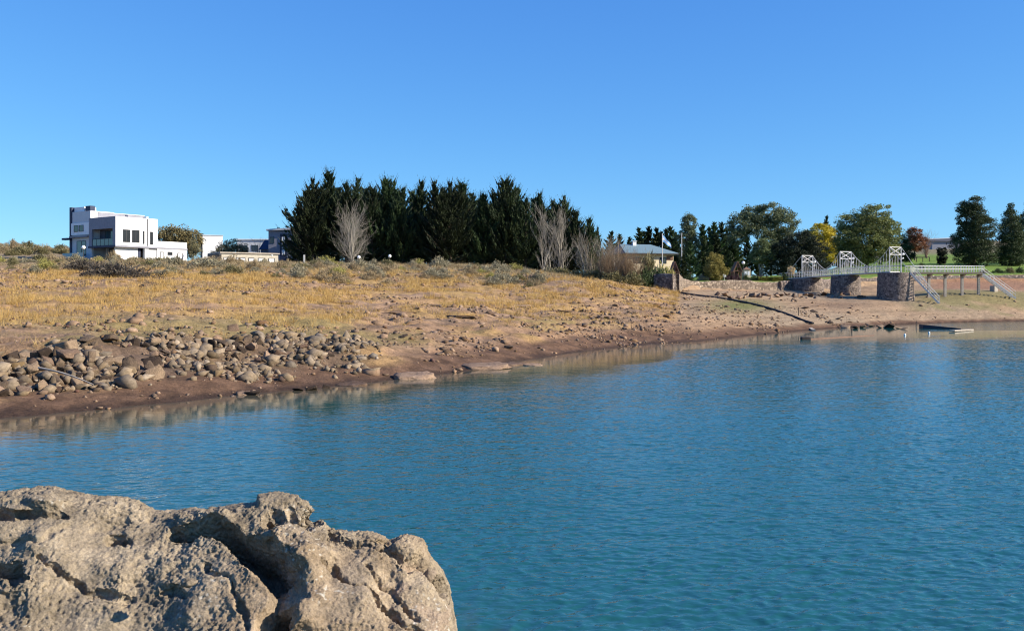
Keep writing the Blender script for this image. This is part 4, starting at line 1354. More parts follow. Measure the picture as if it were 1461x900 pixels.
# ---- shrubs
def bush_mesh(seed, n, c1, c2, L=.10, twiggy=0.0, tall=1.0, mat=M_LEAF):
    r = np.random.default_rng(seed)
    C, D, K = [], [], []
    for b in range(n // 22):
        a = r.uniform(0, 6.28); el = r.uniform(.05, 1.5)
        rad = r.uniform(.55, 1.0) * (1 + .35 * math.sin(a * 3 + seed) * math.cos(el * 2))
        c = np.array([math.cos(a) * math.cos(el), math.sin(a) * math.cos(el), math.sin(el) * tall]) * rad
        q = 22
        C.append(c + r.normal(0, .13, (q, 3))); D.append(unit(c + r.normal(0, .6, (q, 3)) + np.array([0, 0, .5])))
        K.append(np.clip(r.normal(.5, .22) + r.normal(0, .12, q), 0, 1))
    C = np.concatenate(C); D = np.concatenate(D); K = np.concatenate(K)[:, None]
    C[:, 2] = np.maximum(C[:, 2], .01)
    m = len(C)
    col = np.array(c1)[None] * (1 - K) + np.array(c2)[None] * K
    C[:, 2] /= C[:, 2].max()
    return leaf_mesh('shrub', C, D, L * r.uniform(.7, 1.6, m), L * (.5 - .3 * twiggy) * r.uniform(.6, 1.4, m), col, mat)


B_SAGE = [bush_mesh(400 + i, 1500, (.16, .14, .088), (.38, .335, .215), .13) for i in range(3)]
B_DRY = [bush_mesh(410 + i, 1500, (.21, .155, .085), (.46, .36, .21), .16, .7, mat=M_DRY) for i in range(3)]
B_OLIVE = [bush_mesh(420 + i, 1500, (.10, .09, .04), (.25, .215, .10), .13) for i in range(3)]
B_YEL = [bush_mesh(430 + i, 1300, (.20, .18, .05), (.42, .38, .12), .12) for i in range(2)]
B_GREY = [bush_mesh(440 + i, 2400, (.045, .037, .028), (.20, .165, .125), .17, .8, mat=M_DRY) for i in range(2)]
B_DGREEN = [bush_mesh(450 + i, 1500, (.02, .035, .014), (.08, .11, .04), .13) for i in range(3)]
B_PURPLE = [bush_mesh(460 + i, 1200, (.04, .02, .025), (.11, .06, .065), .13) for i in range(2)]


def bush(kind, lib, px, base_py, Y, wpx, hpx, label, group=None, cat='shrub', ry=1.0):
    x = X_at(px, Y)
    o = link(kind, random.choice(lib)); z = g1(x, Y)
    o.location = (x, Y, z - .06)
    w = wpx * Y / F / 2; h = hpx * Y / F
    o.scale = (w, w * ry, h); o.rotation_euler = (0, 0, random.uniform(0, 6.28) if ry == 1 else 0)
    return tag(o, label, cat, group)


# named single shrubs
bush('dead_shrub', B_GREY, 162, 415, 84, 100, 27, 'large dark grey dead shrub on the slope below the white house', ry=.6)
bush('dead_shrub', B_GREY, 118, 402, 95, 60, 20, 'smaller grey dead shrub left of the large dead one', ry=.7)
bush('saltbush', B_SAGE, 295, 388, 112, 62, 15, 'pale cream-green saltbush spreading in front of the block shed')
bush('broom_bush', B_YEL, 468, 380, 128, 34, 15, 'bright yellow-green broom bush at the left foot of the grove')
bush('saltbush', B_SAGE, 628, 385, 126, 34, 17, 'silver-grey saltbush mound below the middle of the grove')
bush('saltbush', B_SAGE, 712, 384, 124, 38, 18, 'silver-grey saltbush mound below the right end of the grove')
bush('saltbush', B_SAGE, 512, 388, 122, 40, 14, 'blue-grey low saltbush below the spreading bare tree')
# ridge shrubs, five kinds in rows before the buildings and the grove
kinds = [('saltbush', B_SAGE, 'grey-green saltbush'), ('dry_shrub', B_DRY, 'straw-brown dry shrub'), ('olive_shrub', B_OLIVE, 'dull olive shrub'), ('broom_bush', B_YEL, 'yellowish broom bush')]
rr = random.Random(5)
zonesR = [(-30, 110, 'on the slope left of the white house'), (110, 290, 'along the ridge before the white house'), (290, 420, 'along the ridge before the shed'), (420, 600, 'along the ridge before the left grove'), (600, 790, 'along the ridge before the right grove')]
for a, b, where in zonesR:
    bag = {k[0]: [] for k in kinds}
    n = int((b - a) / 3.9)
    for i in range(n):
        px = rr.uniform(a, b); Y = rr.uniform(90, 134) if px < 600 else rr.uniform(98, 127)
        if 90 < px < 220 and Y < 104: Y += 16
        k = rr.choices(kinds, [.34, .38, .2, .08])[0]
        w = rr.uniform(.8, 1.9) * F / Y; h = w * rr.uniform(.42, .85)
        bag[k[0]].append((px, Y, w * 1.25, h, k))
    for nm, items in bag.items():
        items.sort()
        for i, (px, Y, w, h, k) in enumerate(items):
            bush(k[0], k[1], px, 0, Y, w, h, '{0} {1} from the left {2}'.format(ordinal(i + 1), k[2], where), 'shrubs scattered along the ridge')
# shrubs of the hill left of the house
for i in range(34):
    px = -40 + i * 4.1 + rr.uniform(-3, 3); Y = rr.uniform(165, 212)
    w = rr.uniform(1.6, 3.6) * F / Y
    bush('hill_shrub', B_OLIVE if i % 3 else B_DRY, px, 0, Y, w, w * rr.uniform(.4, .6), '{0} brownish shrub from the left on the hill behind the white house'.format(ordinal(i + 1)), 'shrubs on the hill')
for i, (px, w, h, lib, nm) in enumerate([(196, 42, 11, B_OLIVE, 'olive'), (228, 40, 10, B_OLIVE, 'olive'), (158, 34, 12, B_OLIVE, 'olive'), (140, 26, 10, B_DRY, 'brown'), (250, 26, 9, B_DGREEN, 'green')]):
    bush('foundation_shrub', lib, px, 0, 141, w, h, ['olive shrub below the tall windows of the white house', 'olive shrub before the white house wing doors', 'olive shrub before the dark carport', 'brown shrub below the pale balcony', 'green shrub at the wing corner of the white house'][i], 'shrubs at the white house')
# thicket foot and bushes by the wall
for i, (px, Y, w, h, lib) in enumerate([(800, 124, 44, 14, B_OLIVE), (826, 121, 44, 16, B_OLIVE), (850, 118, 40, 16, B_OLIVE), (874, 116, 44, 18, B_OLIVE), (900, 115, 38, 20, B_OLIVE), (918, 117, 36, 28, B_DGREEN), (937, 119, 40, 34, B_DGREEN), (924, 126, 36, 52, B_OLIVE), (946, 124, 36, 38, B_YEL), (958, 124, 20, 30, B_YEL)]):
    bush('thicket_shrub', lib, px, 0, Y, w, h, ['dull shrub at the feet of the bare poplars', 'dull shrub right of the bare poplars', 'dull shrub under the left saplings', 'dull shrub under the right saplings', 'dull shrub at the right end of the thicket', 'dark green shrub left of the stone wall end', 'dark green shrub over the stone wall end', 'tall olive shrub before the lodge roof', 'yellow-green shrub above the stone wall end', 'golden yellow shrub over the lit wall corner'][i], 'shrubs of the thicket')
# park hedges and shrubs
for i, (px, Y, w, h, lib, lab) in enumerate([
        (972, 131, 12, 12, B_SAGE, 'pale clipped bush behind the lit wall corner'), (984, 135, 16, 13, B_DGREEN, 'dark green bush right of the pale clipped bush'), (1002, 136, 20, 10, B_SAGE, 'low grey bush on top of the garden wall'),
        (1016, 138, 14, 14, B_PURPLE, 'dark purple bush left of the white sign'), (1025, 138, 14, 16, B_PURPLE, 'tall dark purple bush behind the white sign'), (1043, 138, 18, 14, B_PURPLE, 'dark purple bush right of the white sign'), (1051, 139, 16, 14, B_PURPLE, 'dark purple bush before the wooden gable'),
        (1064, 141, 10, 12, B_DGREEN, 'small round green bush right of the wooden gable'), (1076, 142, 20, 9, B_DGREEN, 'low dark hedge on the lawn edge'), (1120, 143, 14, 14, B_DGREEN, 'dark green bush left of the pampas plume'),
        (1315, 170, 11, 11, B_DGREEN, 'small dark round bush on the lawn by the jetty'), (1404, 157, 18, 7, B_OLIVE, 'low olive bush at the head of the long gangway'), (1424, 158, 16, 8, B_DGREEN, 'low green bush on the lawn bank'), (1440, 158, 16, 10, B_OLIVE, 'olive bush on the lawn bank near the picture edge'), (1455, 159, 14, 10, B_DGREEN, 'green bush on the lawn bank at the picture edge')]):
    bush('park_shrub', lib, px, 0, Y, w, h, lab, 'shrubs of the park')


def pampas():
    e = empty('pampas_grass', (X_at(1128, 144), 144, g1(X_at(1128, 144), 144)))
    r = RNG
    n = 500
    a = r.uniform(0, 6.28, n); c = np.stack([np.cos(a) * .25 * r.random(n), np.sin(a) * .25 * r.random(n), r.uniform(.05, .6, n)], 1)
    d = unit(np.stack([np.cos(a) * .5, np.sin(a) * .5, np.ones(n)], 1))
    link('leaves', leaf_mesh('leaves', c, d, np.full(n, .7), np.full(n, .05), tint(n, (.10, .11, .04), (.25, .24, .10)), M_LEAF), e)
    n = 700
    k = r.integers(0, 14, n); ang = k * 2.4; rad = .15 + .03 * (k % 7)
    t = r.random(n)
    c = np.stack([np.cos(ang) * rad * (1 + t * .6) + r.normal(0, .05, n), np.sin(ang) * rad * (1 + t * .6) + r.normal(0, .05, n), .75 + t * .95 + (k % 4) * .08], 1)
    link('plume', leaf_mesh('plume', c, unit(r.normal(0, .4, (n, 3)) + np.array([0, 0, 1])), np.full(n, .28), np.full(n, .08), tint(n, (.50, .36, .18), (.78, .66, .45)), M_DRY), e)
    tag(e, 'pampas grass clump with pale golden plumes at the first bridge tower', 'plant')
    e.scale = (1.1, 1.1, 1.05)


pampas()

# ------------------------------------------------------------------ white house
def window(mb_parent, name, x0, x1, z0, z1, y, frame=.06, mull=0, glass=M_GLASS, fm=M_FRAME):
    """window in a wall whose outer face is the plane y (local), outward is -y; frame proud, pane just proud of the wall"""
    f = MB()
    f.box((x0, y - .05, z0), (x1, y + .02, z0 + frame)).box((x0, y - .05, z1 - frame), (x1, y + .02, z1))
    f.box((x0, y - .05, z0 + frame), (x0 + frame, y + .02, z1 - frame)).box((x1 - frame, y - .05, z0 + frame), (x1, y + .02, z1 - frame))
    for k in range(mull):
        xm = x0 + (x1 - x0) * (k + 1) / (mull + 1)
        f.box((xm - frame / 2, y - .045, z0 + frame), (xm + frame / 2, y + .02, z1 - frame))
    fo = f.build(name, fm, mb_parent)
    MB().box((x0 + frame, y - .02, z0 + frame), (x1 - frame, y + .012, z1 - frame)).build('pane', glass, fo)
    return fo


def window_x(parent, name, y0, y1, z0, z1, x, frame=.06, mull=0, glass=M_GLASS, fm=M_FRAME):
    """same, in a wall facing -x"""
    f = MB()
    f.box((x - .05, y0, z0), (x + .02, y1, z0 + frame)).box((x - .05, y0, z1 - frame), (x + .02, y1, z1))
    f.box((x - .05, y0, z0 + frame), (x + .02, y0 + frame, z1 - frame)).box((x - .05, y1 - frame, z0 + frame), (x + .02, y1, z1 - frame))
    for k in range(mull):
        ym = y0 + (y1 - y0) * (k + 1) / (mull + 1)
        f.box((x - .045, ym - frame / 2, z0 + frame), (x + .02, ym + frame / 2, z1 - frame))
    fo = f.build(name, fm, parent)
    MB().box((x - .02, y0 + frame, z0 + frame), (x + .012, y1 - frame, z1 - frame)).build('pane', glass, fo)
    return fo


def white_house():
    Y = 146.0
    x0 = X_at(165, Y)
    zb = Z_at(373, Y)
    a = math.radians(55)
    e = empty('white_house', (x0, Y, zb), a)
    tag(e, 'modern white flat-roofed house with a glazed balcony and stepped roof terrace', 'house')
    # local: x along the sunlit wall, y back along the shaded balcony wall
    m = Y / F
    LX, LY = 7.2, 6.9
    zt = (373 - 308.5) * m
    zs = (373 - 352) * m
    w = MB()
    w.box((0, 0, zs + .25), (LX, .3, zt))
    w.box((LX - .3, .3, zs + .25), (LX, LY, zt))
    w.box((0, LY - .3, zs + .25), (LX - .3, LY, zt))
    MB().box((1.6, .3, zs + .25), (1.75, LY - .3, zt - .9)).build('balcony_back_wall', M_SLATE, e)  # slate tone puts the balcony recess's shade into the wall colour
    w.box((1.75, .3, zt - .5), (LX - .3, LY - .3, zt - .3))
    w.build('wall', M_WHITE, e)
    s = MB()
    s.box((-.02, .02, zt - 1.75), (.25, LY + .02, zt + .01)).box((.25, .3, zt - 1.75), (1.6, LY - .3, zt - 1.55)).box((-.02, .02, zs + .25), (.25, .75, zt - 1.75)).box((-.02, LY - .75, zs + .25), (.25, LY + .02, zt - 1.75))
    s.build('balcony_surround', M_GREYP, e)  # grey instead of white: the sun-averted face's shade put into the colour
    MB().box((-.12, -.12, zs), (LX + .1, LY + .1, zs + .25)).build('floor_slab', M_GREYP, e)
    MB().box((-.16, .0, zs - .05), (-.12, LY + .05, zs + .23)).build('slab_edge', M_NAVY, e)
    MB().box((.06, .78, zs + .3), (.09, LY - .78, zs + 1.25)).build('balcony_glass', M_BGLASS, e)
    r = MB().box((.03, .75, zs + 1.25), (.12, LY - .75, zs + 1.32))
    for k in range(6):
        yk = .78 + k * (LY - 1.62) / 5
        r.box((.04, yk, zs + .25), (.11, yk + .06, zs + 1.25))
    r.build('balcony_rail', M_FRAME, e)
    window_x(e, 'balcony_door', 1.0, LY - 1.7, zs + .27, zt - 1.9, 1.6, .09, 3, M_BGLASS)
    for a_, b_ in (((.4, .7, -.6), (4.2, .95, zs)), ((2.6, LY - .6, -.6), (LX, LY - .3, zs))):
        MB().box(a_, b_).build('ground_floor_wall', M_WHITE, e)
    for a_, b_ in (((.1, LY - .5, -.6), (.45, LY - .15, zs)), ((5.0, .1, -.6), (5.7, .6, zs))):
        MB().box(a_, b_).build('pillar', M_PALEGREY, e)
    MB().box((2.9, .98, -.6), (3.05, LY - .62, zs)).build('carport_back_wall', M_SLATE, e)  # slate tone stands for the shade inside the carport
    MB().box((4.3, .75, -.6), (4.7, .9, zs - .1)).build('entrance_door', M_NAVY, e)
    MB().box((5.75, .3, -.6), (7.15, .5, zs)).build('ground_floor_wall', M_PALEGREY, e)
    for a0, a1 in ((1.16, 2.42), (2.72, 4.0)): window(e, 'window', a0, a1, zs + .75, zs + 2.65, 0, .07, 1)
    window(e, 'slit_window', 4.58, 4.86, zs + .6, zs + 2.6, 0, .05)
    window(e, 'slit_window', 5.83, 6.35, zs + .55, zs + 2.55, 0, .06)
    MB().tube((5.35, -.06, zs + .3), (5.35, -.06, zt - .05), .06).build('drainpipe', M_FRAME, e)
    zp = (373 - 302) * 152 / F
    MB().box((1.6, LY + .1, zt - .4), (9.6, 12.0, zp)).build('penthouse', M_GREYP, e)
    MB().box((9.6, LY - .6, zt - 1.2), (9.9, 12.0, zp - .1)).build('penthouse_return', M_WHITE, e)
    MB().box((6.2, LY + .04, zt - .3), (6.7, LY + .1, zp - .05)).build('penthouse_dark_strip', M_NAVY, e)  # flat navy strip laid on the wall face
    MB().box((1.55, LY + .03, zp), (9.65, 12.05, zp + .1)).build('roof_edge', M_PALEGREY, e)
    zt2 = (373 - 300) * 152 / F
    MB().box((.3, LY + .14, -.6), (4.2, 12.0, zt2)).build('stair_tower', M_PALEGREY, e)  # pale grey carries the shade on the tower's front
    MB().box((4.2, LY + .4, zt - .5), (4.5, 10, zt2 - .05)).build('tower_lit_return', M_WHITE, e)  # white carries the sunlight on the tower's right side
    MB().box((.2, 12.02, -.6), (4.3, 12.6, zt2 + .75)).build('dark_side_wall', M_NAVY, e)  # dark navy strip at the tower's far edge
    MB().box((.6, 9.2, zt2), (2.6, 11.9, zt2 + .72)).build('roof_box', M_WHITE, e)
    MB().box((.5, 7.4, zt2), (1.3, 8.7, zt2 + .8)).build('roof_tank', M_NAVY, e)
    MB().box((.12, LY + .2, zs + 2.1), (.3, 12.0, zs + 3.95)).build('window_panel', M_WHITE, e)
    for y0_ in (8.6, 10.0): window_x(e, 'window', y0_, y0_ + 1.2, zs + 2.6, zs + 3.6, .12, .07, 0)
    MB().box((-.25, LY + .2, zs + 1.7), (.3, 12.0, zs + 1.9)).build('canopy', M_GREYP, e)
    window_x(e, 'patio_door', 8.2, 10.7, 1.1, zs + 1.2, .3, .08, 1, M_BGLASS)
    MB().box((-1.2, 6.6, .2), (-1.05, 12.2, 1.45)).box((-1.05, 6.6, .2), (.3, 12.2, .4)).build('terrace_parapet', noisy('pale_green_render', (.42, .50, .44), (.50, .57, .51), 2, .8), e)
    MB().box((-.5, 12.1, zs + 1.4), (.2, 13.6, zs + 1.7)).build('side_canopy', M_NAVY, e)
    zw = (373 - 342) * 152 / F
    MB().box((LX + .02, .2, -.8), (12.7, 6.0, zw)).build('wing', M_WHITE, e)
    MB().box((LX + .12, .12, zs), (12.76, .2, zs + .22)).build('wing_band', M_GREYP, e)
    MB().box((LX + .05, 1.5, zw), (LX + .7, 4, zw + .6)).build('wing_roof_box', M_WHITE, e)
    window(e, 'door', 7.75, 8.45, -.3, zs - .45, .2, .1, 0, M_WHITE)
    window(e, 'window', 9.1, 10.0, zs - .95, zs - .4, .2, .07, 0)
    window(e, 'door', 10.9, 11.9, -.3, zs - .5, .2, .1, 0, M_WHITE)
    return e


white_house()


def block_shed():
    Y = 134.0
    e = empty('block_shed', (X_at(316, Y), Y, Z_at(377, Y) - .1), math.radians(33))
    tag(e, 'long low cinder-block shed with pale doors and a dark end wall', 'shed')
    m = Y / F
    h = (376 - 359) * m
    MB().box((0, .0, -.5), (8.0, 5.6, h)).build('wall', M_BLOCK, e)
    MB().box((-.06, .1, -.5), (0, 5.5, h - .3)).build('shaded_end_wall', M_SLATE, e)  # thin dark sheet painting shade on the sun-averted end
    MB().box((-.25, -.2, h), (8.2, 5.8, h + .16)).build('roof', M_CONC, e)
    MB().box((-.3, -.1, h - .3), (-.06, 5.7, h - .003)).build('end_fascia', M_ROOFDARK, e)
    for x0, x1 in ((.3, 1.6), (2.0, 3.3), (3.75, 4.55), (5.1, 6.1), (6.6, 7.5)):
        window(e, 'door', x0, x1, -.1, h - .55, 0, .08, 0, M_WHITE, M_FRAME)


block_shed()


def buildings_behind():
    Y = 172.0
    e = empty('white_building', (X_at(289, Y), Y, g1(X_at(289, Y), Y)), math.radians(20))
    h = Z_at(336, Y) - e.location.z
    tag(e, 'white flat-roofed building rising behind the block shed', 'building')
    MB().box((0, 0, -.3), (3.4, 7, h)).build('wall', M_WHITE, e)
    MB().box((-.08, .1, -.3), (0, 6.9, h)).build('shaded_side_wall', M_SLATE, e)  # dark sheet over the white wall imitates its shaded side
    MB().box((-.1, -.1, h), (3.5, 7.1, h + .12)).build('roof', M_PALEGREY, e)
    MB().box((1.0, -.06, .3), (2.0, 0, 2.2)).build('door', M_CREAM, e)
    window(e, 'window', 2.4, 3.1, .9, 2.1, 0)
    Y = 176.0
    e = empty('long_grey_building', (X_at(338, Y), Y, g1(X_at(338, Y), Y)), 0)
    h = Z_at(341, Y) - e.location.z
    tag(e, 'long grey building with a pale roof edge between the sheds', 'building')
    MB().box((0, 0, -.3), (6.3, 6, h - .15)).build('wall', M_PALEGREY, e)
    MB().box((-.15, -.2, h - .15), (6.4, 6.2, h)).build('roof', M_WHITE, e)
    for k in range(3): window(e, 'window', .7 + k * 1.9, 1.9 + k * 1.9, h - 2.2, h - 1.1, 0)
    # navy hipped roof
    Y = 168.0
    e = empty('navy_roofed_cottage', (X_at(370, Y), Y, g1(X_at(370, Y), Y)), 0)
    h = Z_at(356, Y) - e.location.z
    hr = Z_at(341, Y) - e.location.z
    tag(e, 'low cottage with a steep navy roof beside the grey building', 'house')
    MB().box((0.2, 0.2, -.3), (4.0, 5, h)).build('wall', M_SLATE, e)
    MB().add([(-.1, -.1, h), (4.3, -.1, h), (4.3, 5.3, h), (-.1, 5.3, h), (.3, 2.5, hr), (2.0, 2.5, hr)], [(0, 1, 5, 4), (1, 2, 5), (2, 3, 4, 5), (3, 0, 4), (3, 2, 1, 0)]).build('roof', M_NAVY, e)
    window(e, 'window', 1.2, 2.4, .9, 2.0, .2)
    Y = 164.0
    e = empty('grey_building', (X_at(383, Y), Y, g1(X_at(383, Y), Y)), math.radians(-6))
    h = Z_at(327, Y) - e.location.z
    tag(e, 'tall grey building with a raking roof, half hidden by the grove', 'building')
    MB().box((0, 0, -.3), (6, 6, h - .3)).build('wall', M_GREYP, e)
    MB().add([(-.25, -.4, h - .3), (6.2, -.4, h - .05), (6.2, 6.3, h - .05), (-.25, 6.3, h - .3), (-.25, -.4, h - .02), (6.2, -.4, h + .3), (6.2, 6.3, h + .3), (-.25, 6.3, h - .02)],
             [(3, 2, 1, 0), (4, 5, 6, 7), (0, 1, 5, 4), (1, 2, 6, 5), (2, 3, 7, 6), (3, 0, 4, 7)]).build('roof', M_PALEGREY, e)
    MB().box((2.0, -.08, -.3), (3.2, 0, h - .8)).build('dark_bay', M_NAVY, e)
    for z0 in (h - 2.6, h - 4.3): window(e, 'window', 2.35, 2.85, z0, z0 + 1.3, -.08, .05, 0, M_WHITE, M_WHITE)
    window(e, 'window', .25, 1.0, h - 2.4, h - 1.3, 0)
    # roof peeping over the trees at the right
    Y = 300.0
    e = empty('hillside_shed', (X_at(1330, Y), Y, g1(X_at(1330, Y), Y)), 0)
    h = max(Z_at(340, Y) - e.location.z, 2.2)
    tag(e, 'distant shed with dark roof and pale ridge beyond the lawn', 'shed')
    MB().box((0, 0, -.5), (9, 7, h - 1.0)).build('wall', M_GREYP, e)
    MB().add([(-.4, -.4, h - 1.0), (9.4, -.4, h - 1.0), (9.4, 7.4, h - 1.0), (-.4, 7.4, h - 1.0), (-.4, 3.5, h - .1), (9.4, 3.5, h + .3)], [(0, 1, 5, 4), (2, 3, 4, 5), (0, 4, 3), (1, 2, 5), (3, 2, 1, 0)]).build('roof', M_ROOFDARK, e)
    MB().bar((-.4, 3.5, h - .05), (9.4, 3.5, h + .35), .25).build('ridge_cap', M_WHITE, e)


buildings_behind()


def lodge():
    Y = 160.0
    zb = g1(X_at(930, Y), Y)
    e = empty('lodge', (X_at(893, Y), Y, zb), math.radians(14))
    tag(e, 'cream lodge with a wide blue-grey sheet roof and small chimney', 'house')
    hE = Z_at(361.5, Y) - zb
    hR = Z_at(346.5, Y) - zb
    L_ = (973 - 893) / F * Y
    MB().box((.5, .5, -.4), (L_ - .6, 7.5, hE)).build('wall', M_CREAM, e)
    MB().add([(-.2, -.2, hE), (L_, -.2, hE), (L_, 8.2, hE), (-.2, 8.2, hE), (.4, 4, hR), (L_ - 3.2, 4, hR), (-.2, -.2, hE + .12), (L_, -.2, hE + .12), (L_, 8.2, hE + .12), (-.2, 8.2, hE + .12)],
             [(3, 2, 1, 0), (0, 1, 7, 6), (1, 2, 8, 7), (2, 3, 9, 8), (3, 0, 6, 9), (6, 7, 5, 4), (7, 8, 5), (8, 9, 4, 5), (9, 6, 4)]).build('roof', M_METALROOF, e)
    MB().box((-.22, -.28, hE - .14), (L_ + .02, -.2, hE + .05)).build('fascia', M_FRAME, e)
    MB().box((2.5, 3.3, hR - .6), (3.1, 3.9, hR + .45)).box((2.4, 3.2, hR + .45), (3.2, 4.0, hR + .53)).build('chimney', M_WHITE, e)
    for k in range(3): window(e, 'window', 1.5 + k * 2.3, 2.7 + k * 2.3, hE - 1.6, hE - .6, .5)
    MB().box((L_ - 1.8, .42, hE - 1.0), (L_ - .7, .5, hE - .3)).build('verandah_board', M_WOOD, e)


lodge()


def flagpole(px, top, Y, label, flag):
    x = X_at(px, Y); z = g1(x, Y); H = Z_at(top, Y) - z
    e = empty('flagpole', (x, Y, z))
    tag(e, label, 'flagpole')
    MB().tube((0, 0, -.1), (0, 0, H), .085, .06, 10).ball((0, 0, H + .06), .1).build('pole', M_WMETAL, e)
    if flag:
        n, k = 14, 10
        V_, F_ = [], []
        for j in range(k + 1):
            for i in range(n + 1):
                u, v = i / n, j / k
                V_.append((.06 + u * 1.2, .14 * math.sin(u * 8 + v * 2) * u, H - .05 - v * 1.0 * (1 - .45 * u) - 1.35 * u ** 1.15 + .06 * math.sin(u * 9)))
        for j in range(k):
            for i in range(n): F_.append((j * (n + 1) + i, j * (n + 1) + i + 1, (j + 1) * (n + 1) + i + 1, (j + 1) * (n + 1) + i))
        me = bpy.data.meshes.new('flag'); me.from_pydata(V_, [], F_); me.update()
        m, nt, b = new_mat('flag_cloth')
        uvl = np.array([[(j / k) for i in range(n + 1)] for j in range(k + 1)]).ravel()
        at = me.attributes.new('band', 'FLOAT', 'POINT'); at.data.foreach_set('value', uvl.astype(np.float32))
        a_ = N(nt, 'ShaderNodeAttribute', attribute_name='band')
        rp = N(nt, 'ShaderNodeValToRGB'); rp.color_ramp.interpolation = 'CONSTANT'
        rp.color_ramp.elements[0].color = (.25, .50, .80, 1); rp.color_ramp.elements[1].position = .34; rp.color_ramp.elements[1].color = (.78, .78, .76, 1)
        q = rp.color_ramp.elements.new(.67); q.color = (.25, .50, .80, 1)
        nt.links.new(a_.outputs['Fac'], rp.inputs[0]); nt.links.new(rp.outputs[0], b.inputs['Base Color'])
        b.inputs['Roughness'].default_value = .8
        me.materials.append(m)
        link('flag', me, e)


flagpole(945, 335, 140, 'white flagpole flying a drooping pale blue and white flag', True)
flagpole(972.5, 334, 150, 'plain white pole without a flag right of the lodge roof', False)


# ------------------------------------------------------------------ globe lamps
def globe_lamp(px, py, Y, label, r=.24):
    x = X_at(px, Y); z = g1(x, Y); H = Z_at(py, Y) - z
    e = empty('street_lamp', (x, Y, z))
    tag(e, label, 'lamp', 'white globe lamps')
    MB().tube((0, 0, -.1), (0, 0, H - r * .8), .05, .035, 8).tube((0, 0, -.05), (0, 0, .3), .09, .07, 8).build('post', M_FRAME, e)
    MB().ball((0, 0, H), r).build('globe', M_GLOBE, e)
    MB().tube((0, 0, H - r * 1.05), (0, 0, H - r * .75), .07, .12, 8).build('collar', M_FRAME, e)


for px, py, Y, lab in [(387.5, 364, 138, 'globe lamp right of the block shed'), (512, 367, 136, 'globe lamp under the spreading bare tree'), (556, 365.5, 140, 'globe lamp before the middle of the grove'), (1060.5, 375, 141, 'globe lamp right of the wooden gable')]:
    globe_lamp(px, py, Y, lab)
globe_lamp(119, 353, 137, 'globe lamp before the pale terrace of the white house', .28)
o = MB().box((-.1, -.1, -.1), (.1, .1, .95)).build('marker_post', M_WMETAL)
o.location = (X_at(434, 128), 128, g1(X_at(434, 128), 128) + .2); tag(o, 'short white post at the left foot of the conifer grove', 'post')
# white marker on the shore
Yk = 46.0
for _ in range(20): Yk = F * (CAMZ - g1(X_at(521, Yk), Yk)) / (491 - HY)
o = MB().box((-.06, -.06, -.1), (.06, .06, .24)).build('marker_post', M_WMETAL, None, .012)
o.location = (X_at(521, Yk), Yk, g1(X_at(521, Yk), Yk)); o.rotation_euler = (.05, .12, .3); tag(o, 'small white marker post on the turf above the bank end', 'post')


# driftwood pole on the boulders
p0 = P(58, 524, 28.1); p1 = P(136, 548, 27.3)
sg = []
for i in range(8):
    a_, b_ = p0.lerp(p1, i / 8), p0.lerp(p1, (i + 1) / 8)
    bow = lambda t: Vector((0, -.12, .06 * math.sin(t * 3.14)))
    a_ = a_ + bow(i / 8); b_ = b_ + bow((i + 1) / 8)
    sg.append((*a_, *b_, .034 - .002 * i, .034 - .002 * (i + 1)))
tag(link('driftwood_pole', tubes_mesh('driftwood_pole', sg, M_PLANK, 8)), 'bleached driftwood pole leaning across the left boulders', 'driftwood')


# ------------------------------------------------------------------ park walls, piers, bridge, jetty
def wall_run(name, pts, label, mat=M_GWALL, th=.5, parent=None, cat='wall', amp=.06):
    """pts: (px, Y, ztop, zbot) - a thick rubble wall with an uneven top"""
    P2 = []
    for (a, b) in zip(pts[:-1], pts[1:]):
        A, B = Vector((X_at(a[0], a[1]), a[1], 0)), Vector((X_at(b[0], b[1]), b[1], 0))
        n = max(2, int((B - A).length / .3))
        for i in range(n): P2.append((A.lerp(B, i / n), a[2] + (b[2] - a[2]) * i / n, a[3] + (b[3] - a[3]) * i / n))
    P2.append((Vector((X_at(pts[-1][0], pts[-1][1]), pts[-1][1], 0)), pts[-1][2], pts[-1][3]))
    rows = 7
    n = len(P2)
    Vs, Fs = [], []
    for i, (p, zt, zb) in enumerate(P2):
        d = (P2[min(i + 1, n - 1)][0] - P2[max(i - 1, 0)][0]).normalized()
        nn = Vector((d.y, -d.x, 0))
        if nn.y > 0: nn = -nn
        ring = []
        for k in range(rows): ring.append(p + nn * (th / 2) * (1.15 - .15 * k / (rows - 1)) + Vector((0, 0, zb + (zt - zb) * k / (rows - 1))))
        for k in range(rows): ring.append(p - nn * (th / 2) + Vector((0, 0, zt - (zt - zb) * k / (rows - 1))))
        Vs += ring
    R2 = 2 * rows
    for i in range(n - 1):
        for k in range(R2):
            j = (k + 1) % R2
            Fs.append((i * R2 + k, (i + 1) * R2 + k, (i + 1) * R2 + j, i * R2 + j))
    V_ = np.array([v[:] for v in Vs])
    V_ += np.stack([fbm(V_ * 1.7 + 5, 3), fbm(V_ * 1.7 + 25, 3), fbm(V_ * 1.7 + 45, 3) * 1.3], 1) * amp
    Fq = [np.array(Fs)]
    caps = np.array([list(range(R2))[::-1], list(range((n - 1) * R2, n * R2))])
    o = link(name, mesh_np(name, V_, Fq + [caps], mat), parent)
    return tag(o, label, cat)


